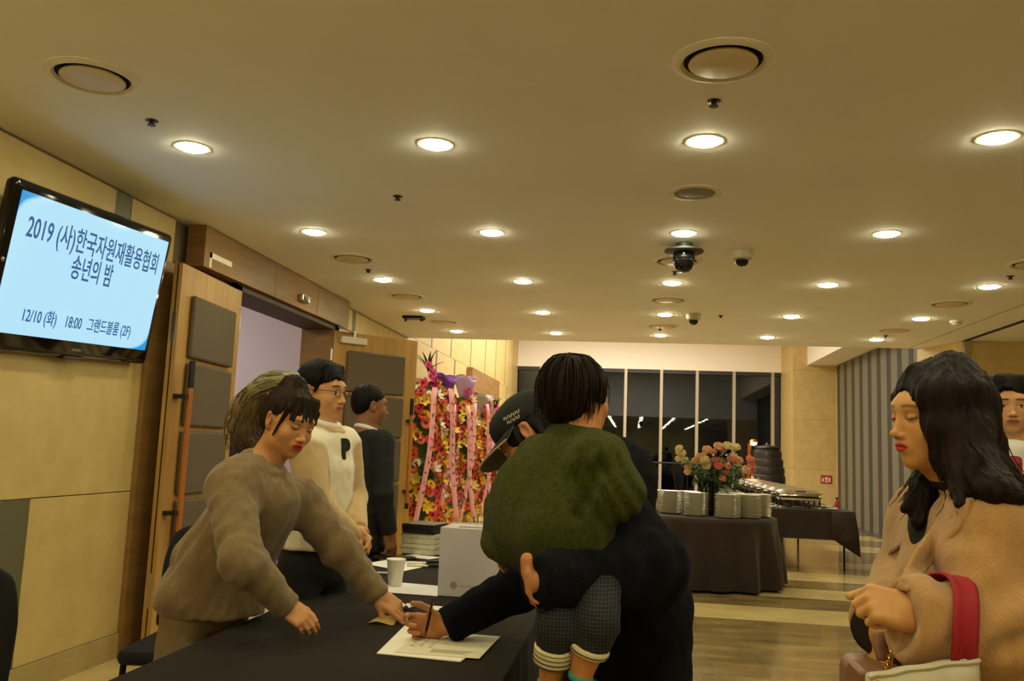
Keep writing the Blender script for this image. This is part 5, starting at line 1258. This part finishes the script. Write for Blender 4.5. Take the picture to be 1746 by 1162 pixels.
    MB().lathe([(.0005, .006), (.008, .003), (.009, 0)], 12, M=Matrix.Translation(hp(M, (0, -.012, .137))-org)@M.to_3x3().to_4x4()).build('top_button', Mcap, cap, True)
    em = MB()
    for row, (x0, y0, x1, y1, n_) in enumerate(((860, 718, 888, 702, 9), (866, 724, 888, 711, 7))):
        for k in range(n_):
            u = (k+.1)/n_; w_ = .72/n_; a, _ = hit(tree, x0+(x1-x0)*u, y0+(y1-y0)*u, .0012); b, _ = hit(tree, x0+(x1-x0)*(u+w_), y0+(y1-y0)*(u+w_), .0012)
            c_, _ = hit(tree, x0+(x1-x0)*u-1.2, y0+(y1-y0)*u-4.2, .0012)
            if a and b and c_:
                em.tube([a-org, c_-org], .0013, 5); em.tube([a-org, b-org] if k % 2 else [c_-org, c_+(b-a)*.8-org], .0011, 5)
                if k % 3 == 0: em.tube([(a+c_)/2-org, (a+c_)/2+(b-a)*.7-org], .0011, 5)
    if em.v: em.build('embroidery', mat('cream_thread', 'd2c9ae', .8), cap, True)['kind'] = 'stuff'
    # pen held in the fist
    a, b = at(734, 1044, y=2.865), at(724.5, 1087, y=2.845); c_ = (a+b)/2
    o = thing('held_pen', 'dark ballpoint pen held in the writing hand of the capped man', 'pen', c_)
    MB().tube([(a+(a-b)*.5)-c_, a-c_, b.lerp(a, .25)-c_], .0045, 10).build('barrel', Mglossblack, o, True); MB().tube([b.lerp(a, .25)-c_, b-c_], [.0044, .0012], 10).build('tip', mat('dark_grip', '3a2226', .4), o, True)
    MB().tube([(a+(a-b)*.45)-c_+V((.004, -.004, 0)), a-c_+V((.004, -.004, 0))], .0012, 6).build('clip', Mchrome, o, True)
cap_man()

# ================================================================== person: toddler in the green fleece
def toddler():
    hc = at(985, 681, y=2.34); f = V((.74, .67, 0)); s = .86; M = frame(hc, f, R(2), 0, s)
    J = dict(neck=at(978, 745, y=2.34), shL=at(925, 790, y=2.47), shR=at(1020, 790, y=2.24), elL=at(872, 860, y=2.46), wrL=at(858, 925, y=2.46), elR=at(1046, 838, y=2.22), wrR=at(1010, 882, y=2.36), pelvis=at(955, 935, y=2.30),
             hipL=at(956, 975, y=2.27), hipR=at(1018, 975, y=2.22), knL=at(950, 1066, y=2.13), knR=at(1020, 1060, y=2.11), anL=at(936, 1180, y=2.17), anR=at(985, 1168, y=2.14))
    J['toeL'] = J['anL']+V((.03, .05, -.05)); J['toeR'] = J['anR']+V((.05, .05, -.04)); org = V((J['pelvis'].x, J['pelvis'].y, J['anL'].z-.08))
    root = thing('person', 'toddler in a green fleece and rolled dotted trousers carried on the arm', 'person', org)
    F = Solid(); head(F, M, child=1, nose=.75, jaw=1.1); F.cap(hp(M, (0, -.018, -.06)), J['neck'], .042, .045, .03)
    F.ecap(J['pelvis'], J['neck'], .09, .06, J['shL']-J['shR'], 1.3, .03)
    for q in 'LR':
        F.cap(J['sh'+q], J['el'+q], .035, .03, .02); F.cap(J['el'+q], J['wr'+q], .03, .022, .02); F.cap(J['hip'+q], J['kn'+q], .050, .040, .02)
        c_ = J['kn'+q].lerp(J['an'+q], .35); F.cap(J['kn'+q], c_, .038, .037, .02); F.cap(c_, J['an'+q], .037, .025, .02); F.cap(J['an'+q], J['toe'+q], .025, .02, .01)
        F.cap(J['neck'], J['sh'+q], .04, .035, .03)
    hd = (J['wrL']-J['elL']).normalized(); hand(F, J['wrL'], hd, V((-1, .2, 0)), -1, s=.55); hand(F, J['wrR'], (J['wrR']-J['elR']).normalized(), V((.6, -.6, .3)), 1, s=.55)
    finish_body(F, root, org, M, 'c98a52', base=.009, hands=[(J['wrL']+hd*.04, .05, .003)], hstep=.0026, eye='open', browk=.5)
    C = Solid(); sh = (J['shL']-J['shR']).normalized()
    C.ecap(at(950, 905, y=2.29), at(970, 800, y=2.335), .128, .108, sh, 1.18, .03); C.ell(at(893, 868, y=2.36), (.10, .11, .15), .06); C.ell(at(985, 885, y=2.25), (.09, .09, .13), .05)
    C.cap(J['shL'], J['shR'], .075, None, .05); C.cap(at(970, 800, y=2.335), J['neck']-V((0, 0, .01)), .10, .062, .05)
    C.tor(J['neck']+V((.004, 0, .004)), V((.1, .1, 1)), .056, .017, .02)
    C.cap(J['shR'], J['elR'], .075, .068, .04); C.cap(J['elR'], J['elR'], .068, None, .03); C.cap(J['elR'], J['wrR'], .066, .05, .03)
    C.cap(J['shL'], J['elL'], .075, .066, .04); C.cone(J['elL'], at(852, 940, y=2.44), .070, .058, .04, .012)
    C.cap(at(845, 935, y=2.42), at(930, 956, y=2.27), .035, .035, .03); C.cap(at(930, 956, y=2.27), at(1005, 950, y=2.23), .035, .03, .03)
    # creases at the sleeve
    for a, b, r in (((1000, 762), (985, 812), .010), ((985, 812), (1000, 842), .012), ((1018, 800), (998, 822), .013), ((1000, 842), (985, 880), .010)):
        ya = 2.16; C.cap(at(*a, y=ya), at(*b, y=ya), r, r, .03, 's')
    C.post += [wrinkle(.0055, .16, 21, squash=(.15, 0, .98)), wrinkle(.0007, .016, 22, 12), local_wrinkle(J['elR'], .10, .007, .045, V((1, 0, .6)))]
    p, q = C.mesh(.0055); add_mesh('fleece', p, q, mat('green_fleece', '4d511f', 1.0, var=.3, vscale=90, bump=.7, bscale=300, sheen=.08, spec=.03, second='3a3e17'), root, org)
    # dotted trousers with turned-up striped cuffs
    Mdot = mat('dark_dotted_cloth', '181a26', .9); nt = Mdot.node_tree; bk = nt.nodes.new('ShaderNodeTexBrick'); tc = nt.nodes.new('ShaderNodeTexCoord'); mp = nt.nodes.new('ShaderNodeMapping')
    mp.inputs['Rotation'].default_value = (PI/2, 0, 0); nt.links.new(tc.outputs['Object'], mp.inputs[0]); nt.links.new(mp.outputs[0], bk.inputs['Vector'])
    bk.offset = 0; bk.inputs['Scale'].default_value = 1; bk.inputs['Brick Width'].default_value = .0085; bk.inputs['Row Height'].default_value = .0085; bk.inputs['Mortar Size'].default_value = .0007
    bk.inputs['Color1'].default_value = (*srgb('0e0f16'), 1); bk.inputs['Color2'].default_value = (*srgb('13141c'), 1); bk.inputs['Mortar'].default_value = (*srgb('3c3b3e'), 1); nt.links.new(bk.outputs[0], nt.nodes['Principled BSDF'].inputs['Base Color'])
    T = Solid(); T.ecap(J['pelvis'], J['pelvis']-V((0, 0, .03)), .11, .11, sh, 1.1, .03)
    cuffs = []
    for q, t0, t1 in (('L', .30, .58), ('R', .36, .50)):
        k, a = J['kn'+q], J['an'+q]; T.cap(J['hip'+q], k, .062, .052, .02); T.cone(k, k.lerp(a, t0+.03), .052, .047, .015); cuffs.append((k.lerp(a, t0), k.lerp(a, t1), q))
    T.post.append(wrinkle(.003, .06, 31)); p, q_ = T.mesh(.007); add_mesh('trousers', p, q_, Mdot, root, org)
    Mcuff = mat('cream_cuff', 'ddd2a8', .9); Mstripe = mat('dark_cuff_stripe', '2b2a26', .9)
    for a, b, q in cuffs:
        U = Solid(); U.cone(a, b, .050, .047, .005, .006); p, q_ = U.mesh(.005); cu = add_mesh('cuff', p, q_, Mcuff, root, org)
        n_ = 4 if q == 'L' else 1; d = (b-a).normalized(); rot = V((0, 0, 1)).rotation_difference(d).to_matrix().to_4x4()
        for i in range(n_):
            c_ = a.lerp(b, (i+.75)/(n_+.25)); MB().lathe([(.0478, -.0022), (.0505, 0), (.0474, .0022)], 28, M=Matrix.Translation(c_-org)@rot).build('cuff_stripe', Mstripe, cu, True)
    for q in 'LR':
        a, t = J['an'+q], J['toe'+q]; W = Solid(); W.cap(a-V((0, 0, .01)), t, .038, .034, .02); W.cap(a-V((.01, .02, .03)), t+V((.02, .02, -.01)), .034, .03, .02); p, q_ = W.mesh(.006); add_mesh('shoe', p, q_, Mblack, root, org)
        d = (J['kn'+q]-a).normalized(); W = Solid(); W.cone(a+d*.012, a+d*.030, .031, .032, .005, .005); p, q_ = W.mesh(.005); add_mesh('sock_cuff', p, q_, mat('teal_sock', '2a9c94', .8), root, org)
    # hair
    Rm = A(M.to_3x3())/s; h = Solid(); h.ell(hp(M, (0, -.02, .045)), V((.095, .113, .092))*s, .01, Rm); h.ell(hp(M, (0, -.058, -.012)), V((.082, .062, .072))*s, .04, Rm)
    for sx in (-1, 1): h.cap(hp(M, (sx*.075, .035, .05)), hp(M, (sx*.08, .035, -.005)), .014, .008, .02)
    h.ell(hp(M, (0, .098, -.02)), V((.07, .055, .075))*s, .01, Rm, 's')
    for sx in (-1, 1): h.ell(hp(M, (sx*.088, .0, -.02)), V((.028, .025, .032))*s, .006, Rm, 's')
    h.post.append(streak(M, 52, .0022)); p, q_ = h.mesh(.0042); hr = add_mesh('hair', p, q_, Mhairb, root, org)
    crown = hp(M, (0, -.03, .138)); gd = []
    for k in range(16):
        a = k/16*2*PI; dx, dy = math.sin(a), math.cos(a)
        if dy > .55: continue
        gd.append([crown+V((0, 0, .0)), hp(M, (dx*.062, -.022+dy*.075, .118)), hp(M, (dx*.094, -.022+dy*.110, .055)), hp(M, (dx*.090, -.025+dy*.102, -.01)), hp(M, (dx*.083, -.03+dy*.092, -.06))])
    gd = [g_ for g_ in gd if True]
    strands('hair_strands', [g_[:4] if abs(g_[3].x-hc.x) > .2 else g_ for g_ in gd if (hp(M, (0, 0, 0))-g_[2]).dot(V(f)) > -.055], 260, .0026, Mhairb, hr, org, .010, 9, 10)
toddler()

# ================================================================== person: woman in the camel coat
def camel_woman():
    at_ = globals()['at']
    at = lambda px, py, y: at_(px, py, y=y*1.08)
    hc = at(1602, 712, y=1.76); f = V((-.965, -.26, 0)); s = .945; M = frame(hc, f, R(-4), R(-2), s)
    J = dict(neck=at(1632, 822, y=1.80), shL=at(1700, 915, y=1.62), shR=at(1592, 890, y=1.97), elL=at(1716, 1076, y=1.56), wrL=at(1556, 1058, y=1.53), elR=at(1556, 1000, y=1.98), wrR=at(1502, 1072, y=1.74))
    pl_ = at(1668, 1130, y=1.80); J['pelvis'] = V((pl_.x, pl_.y, .90)); legjoints(J, J['pelvis'], f); org = V((pl_.x, pl_.y, 0))
    root = thing('person', 'woman with long dark hair in a camel coat, in profile at the right', 'person', org)
    F = Solid(); limbs(F, J, .92); head(F, M, (0, 1), 1, nose=.92, jaw=.97); neck(F, M, J['neck'], .048)
    d = at(1500, 1034, y=1.52)-at(1560, 1048, y=1.53); d.normalize()
    hand(F, at(1562, 1046, y=1.53), d, V((.1, -.8, .6)), -1, [(1.25, 1.35, .7), (1.3, 1.4, .7), (1.35, 1.4, .7), (1.4, 1.4, .7)], (.25, .9), .92, .0)
    d2 = V((-.1, -.25, -.95)); hand(F, J['wrR']+d2*.0, d2, V((-.9, -.3, .1)), 1, [(.8, 1.0, .7)]*4, (.4, .5), .88, .02)
    finish_body(F, root, org, M, 'd09a5f', hands=[(J['wrL']+d*.07, .08, .0026), (J['wrR']+d2*.07, .08, .003)], hstep=.0021, eye='down', lips='c23a40', brow='3a281c', browk=.6, blush=.3)
    C = Solid(); sh = (J['shL']-J['shR']).normalized(); top = (J['shL']+J['shR'])/2; P0 = J['pelvis']; nk = J['neck']
    C.ecap(P0+V((0, 0, .05)), top-V((0, 0, .11)), .150, .128, sh, 1.35, .03); C.ecap(P0-V((0, 0, .42)), P0+V((0, 0, .08)), .20, .155, sh, 1.3, .06)
    C.cap(J['shL']-sh*.03, J['shR']+sh*.03, .085, None, .06); C.cap(top, nk-V((0, 0, .065)), .10, .080, .05)
    C.cap(J['shL']-V((0, 0, .02)), J['elL'], .098, .085, .05); C.cap(J['elL'], J['elL'], .085, None, .03); C.cone(J['elL'], J['wrL']+(J['wrL']-J['elL']).normalized()*.022, .082, .076, .03, .012)
    C.cap(J['shR'], J['elR'], .095, .085, .05); C.cap(J['elR'], J['elR'], .085, None, .03); C.cone(J['elR'], J['wrR'], .085, .068, .02, .012)
    # open neck between the lapels
    C.cap(nk+f*.05+V((0, 0, .03)), nk+f*.12-V((0, 0, .08)), .055, .042, .012, 's'); C.cap(nk+f*.12-V((0, 0, .08)), nk+f*.17-V((0, 0, .17)), .042, .016, .012, 's')
    C.ell(J['wrL']+(J['wrL']-J['elL']).normalized()*.025, (.022, .055, .058), .01, None, 's')
    C.post += [wrinkle(.0045, .15, 41), local_wrinkle(at(1636, 950, y=1.62), .13, .011, .09, V((1, .2, .25)), 3), local_wrinkle(J['elL'], .12, .012, .07, (J['wrL']-J['elL'])+V((0, 0, .15))), local_wrinkle(top-V((0, 0, .2)), .2, .005, .12, V((1, 0, .3)))]
    p, q = C.mesh(.006); Mcam = mat('camel_wool', 'b58a57', .95, var=.1, vscale=40, bump=.45, bscale=260, stretch=(1, 1, .3), sheen=.35, spec=.1)
    add_mesh('coat', p, q, Mcam, root, org); tree = bvh(p, q)
    drape('lapel', tree, [(1615, 842), (1596, 890), (1562, 935), (1535, 985), (1527, 1008)], [(1660, 850), (1648, 892), (1612, 935), (1570, 985), (1552, 1010)], Mcam, root, org, .014, .010)
    drape('lapel', tree, [(1590, 838), (1570, 865), (1553, 895), (1545, 925)], [(1572, 825), (1542, 855), (1525, 905), (1513, 950)], Mcam, root, org, .012, .010)
    cl_ = Solid(); a0 = [at(1676, 838, y=1.72), at(1640, 848, y=1.69), at(1610, 862, y=1.70)]
    cl_.cap(at(1690, 836, y=1.80), a0[0], .022, .024, .02); cl_.cap(a0[0], a0[1], .024, .024, .02); cl_.cap(a0[1], a0[2], .024, .014, .02); cl_.cap(at(1690, 836, y=1.80), at(1640, 822, y=1.90), .022, .022, .02); cl_.cap(at(1640, 822, y=1.90), at(1585, 832, y=1.88), .022, .014, .02)
    p2, q2 = cl_.mesh(.006); add_mesh('coat_collar', p2, q2, Mcam, root, org)
    I_ = Solid(); I_.ecap(nk+f*.02-V((0, 0, .10)), nk+f*.03-V((0, 0, .32)), .080, .09, sh, 1.1, .02); I_.tor(nk+f*.01-V((0, 0, .03)), V((0, 0, 1))-f*.45, .064, .010, .01); p2, q2 = I_.mesh(.007); add_mesh('black_top', p2, q2, mat('black_knit', '101014', .9), root, org)
    K = Solid(); w_, e = J['wrR'], J['elR']; dd = (w_-e).normalized(); K.cone(w_-dd*.03, w_+dd*.02, .058, .056, .01, .006); p2, q2 = K.mesh(.006); add_mesh('sleeve_lining', p2, q2, mat('dark_lining', '17131a', .6), root, org)
    trousers(root, J, org, mat('black_tights', '141317', .8), .85); shoes(root, J, org, Mblack, f)
    # long hair
    Rm = A(M.to_3x3())/s; h = Solid()
    h.ell(hp(M, (0, -.016, .048)), V((.087, .103, .087))*s, .01, Rm); h.ell(hp(M, (0, -.060, -.01)), V((.082, .062, .085))*s, .04, Rm)
    near = [[(1612, 622, 1.73), (1592, 672, 1.69), (1608, 730, 1.685), (1622, 785, 1.68), (1645, 826, 1.64), (1640, 860, 1.60)], [(1626, 621, 1.73), (1620, 670, 1.68), (1636, 740, 1.68), (1660, 800, 1.64), (1698, 836, 1.58), (1740, 850, 1.56)],
            [(1634, 622, 1.75), (1648, 670, 1.71), (1660, 735, 1.70), (1682, 800, 1.66), (1718, 840, 1.60)], [(1636, 624, 1.78), (1658, 680, 1.78), (1678, 750, 1.79), (1702, 812, 1.78), (1742, 856, 1.78)]]
    far = [[(1590, 618, 1.80), (1566, 648, 1.82), (1585, 720, 1.84), (1598, 790, 1.83), (1572, 822, 1.79), (1540, 868, 1.77)], [(1600, 640, 1.84), (1596, 720, 1.85), (1604, 800, 1.83), (1582, 845, 1.78), (1566, 890, 1.76)]]
    G = [[at(x, y_, y=yy) for x, y_, yy in g_] for g_ in near+far]
    for i, g_ in enumerate(G):
        n_ = len(g_)-1
        for k in range(n_):
            r0 = (.020, .030, .034, .032, .026, .012)[min(k, 5)]; r1 = (.020, .030, .034, .032, .026, .012)[min(k+1, 5)]
            if i >= 4: r0 *= .62; r1 *= .62
            h.cap(g_[k], g_[k+1], r0, r1, .025)
    h.cap(hp(M, (0, .052, .108)), hp(M, (-.055, .060, .045)), .006, .010, .02); h.cap(hp(M, (-.055, .062, .045)), hp(M, (-.074, .036, -.01)), .012, .012, .02); h.cap(hp(M, (-.0, .052, .108)), hp(M, (.055, .060, .045)), .006, .008, .02); h.cap(hp(M, (.055, .062, .045)), hp(M, (.072, .03, -.02)), .010, .010, .02)
    h.ell(hp(M, (-.0, .112, -.015)), V((.056, .060, .082))*s, .008, Rm, 's')
    h.post += [streak(M, 60, .0014), wrinkle(.0035, .045, 51, squash=(.2, 0, .98))]
    p2, q2 = h.mesh(.0048); hr = add_mesh('hair', p2, q2, hairmat('long_dark_hair', '24170f', '0e0806'), root, org)
    strands('hair_strands', G[:4]*2+G[4:], 420, .0024, hairmat('hair_strand', '2a1d15', '120b08'), hr, org, .016, 12, 16, .004)
    # brown handbag on a gold chain, hanging from her lower hand
    hb = at(1497, 1162, y=1.70); o = thing('handbag', 'brown leather handbag with a gold chain held by the coat woman', 'handbag', (hb.x, hb.y, hb.z-.13)); bm_ = V((hb.x, hb.y, hb.z-.13))
    Mlea = mat('brown_leather', '8a5c3c', .45, var=.1, vscale=40, bump=.1, bscale=300)
    MB().bevbox((-.055, -.10, 0), (.055, .10, .165), .022, 1).build('bag_body', Mlea, o, True); MB().bevbox((-.06, -.104, .10), (.0, .0, .17), .01, 1).build('flap', Mlea, o)
    MB().tube([(.004, -.075, .165), (.008, -.077, .14), (.010, -.075, .10)], .004, 8).build('gold_trim', mat('gold_hardware', 'c9a04c', .25, metal=1), o, True)
    t0 = at(1500, 1078, y=1.66)-bm_; t1 = at(1508, 1128, y=1.64)-bm_
    def strap(u, v): P = t0.lerp(t1, u); return (P.x-.012+.024*v-.004*math.sin(u*3), P.y-.004*math.sin(v*3), P.z)
    st = MB().grid(strap, 8, 4).build('strap', Mlea, o, 'full'); st.modifiers.new('thick', 'SOLIDIFY').thickness = .004
    c0, c1 = at(1520, 1105, y=1.63)-bm_, at(1511, 1150, y=1.62)-bm_; lk = MB().tube([(V((0, math.cos(a)*.0042, math.sin(a)*.0075))) for a in np.linspace(0, 2*PI, 11)], .0016, 5).mesh('chain_link', mat('gold_link', 'd4ae58', .2, metal=1), True)
    for i in range(9):
        l_ = link('chain_link', lk, o); l_.location = c0.lerp(c1, i/8)+V((.001*(i % 2), 0, 0)); l_.rotation_euler = (0, 0, (i % 2)*PI/2)
    # canvas tote with red strap over her forearm
    tb = at(1582, 1137, y=1.47); o = thing('tote_bag', 'cream canvas tote with a wide red strap over the coat sleeve', 'bag', (tb.x, tb.y, tb.z-.24)); bt = V((tb.x, tb.y, tb.z-.24))
    pts = [at(1480, 1152, y=1.47)-bt, at(1530, 1143, y=1.455)-bt, at(1600, 1132, y=1.45)-bt, at(1668, 1124, y=1.47)-bt]
    def tote(side):
        def fn(u, v):
            t = u*3; i = min(int(t), 2); P = pts[i].lerp(pts[i+1], t-i); bul = .03*math.sin(PI*u)*math.sin(PI*min(1, v*1.2))
            return (P.x*(1+.12*v), P.y+(-.012-bul if side else .03+bul*.6)*(.3+v)+.004*math.sin(u*19+v*3), P.z-.24*v+.0)
        return fn
    Mcan = mat('cream_canvas', 'cdc6aa', .9, var=.05, vscale=6, bump=.25, bscale=400)
    for sd in (1, 0): 
        g = MB().grid(tote(sd), 22, 10).build('front_panel' if sd else 'rear_panel', Mcan, o, 'full'); g.modifiers.new('thick', 'SOLIDIFY').thickness = .003
    def hemf(u): x = Vector(tote(1)(u, 0)); return x
    MB().tube([hemf(u)+V((0, -.001, -.002)) for u in np.linspace(0, 1, 20)], .004, 6).build('hem', Mcan, o, True)
    MB().lathe([(.0005, -.004), (.008, 0), (.0005, .004)], 10, pts[0]+V((.012, -.012, -.008)), sx=1, sy=.4).build('red_tag', mat('red_enamel', 'c23a24', .4), o, True)
    ax_ = (J['wrL']-J['elL']).normalized(); cc = J['elL'].lerp(J['wrL'], .66); up_ = (V((0, 0, 1))-ax_*ax_.z).normalized(); sd_ = ax_.cross(up_)
    def band(u, v):
        a = (u-.5)*R(300)+PI/2; rr = .0865; p_ = cc+ax_*((v-.5)*.046+.012*math.cos(a*2))+(sd_*math.cos(a)+up_*math.sin(a))*rr
        if p_.z < cc.z-.03: p_ = p_+V((0, 0, -(cc.z-.03-p_.z)*.7))
        p_ += (sd_*math.cos(a)+up_*math.sin(a))*.003*math.sin(v*9); return p_-bt
    g = MB().grid(band, 40, 7).build('red_strap', mat('red_webbing', '9c1420', .8, bump=.2, bscale=300), o, 'full'); g.modifiers.new('thick', 'SOLIDIFY').thickness = .004
camel_woman()
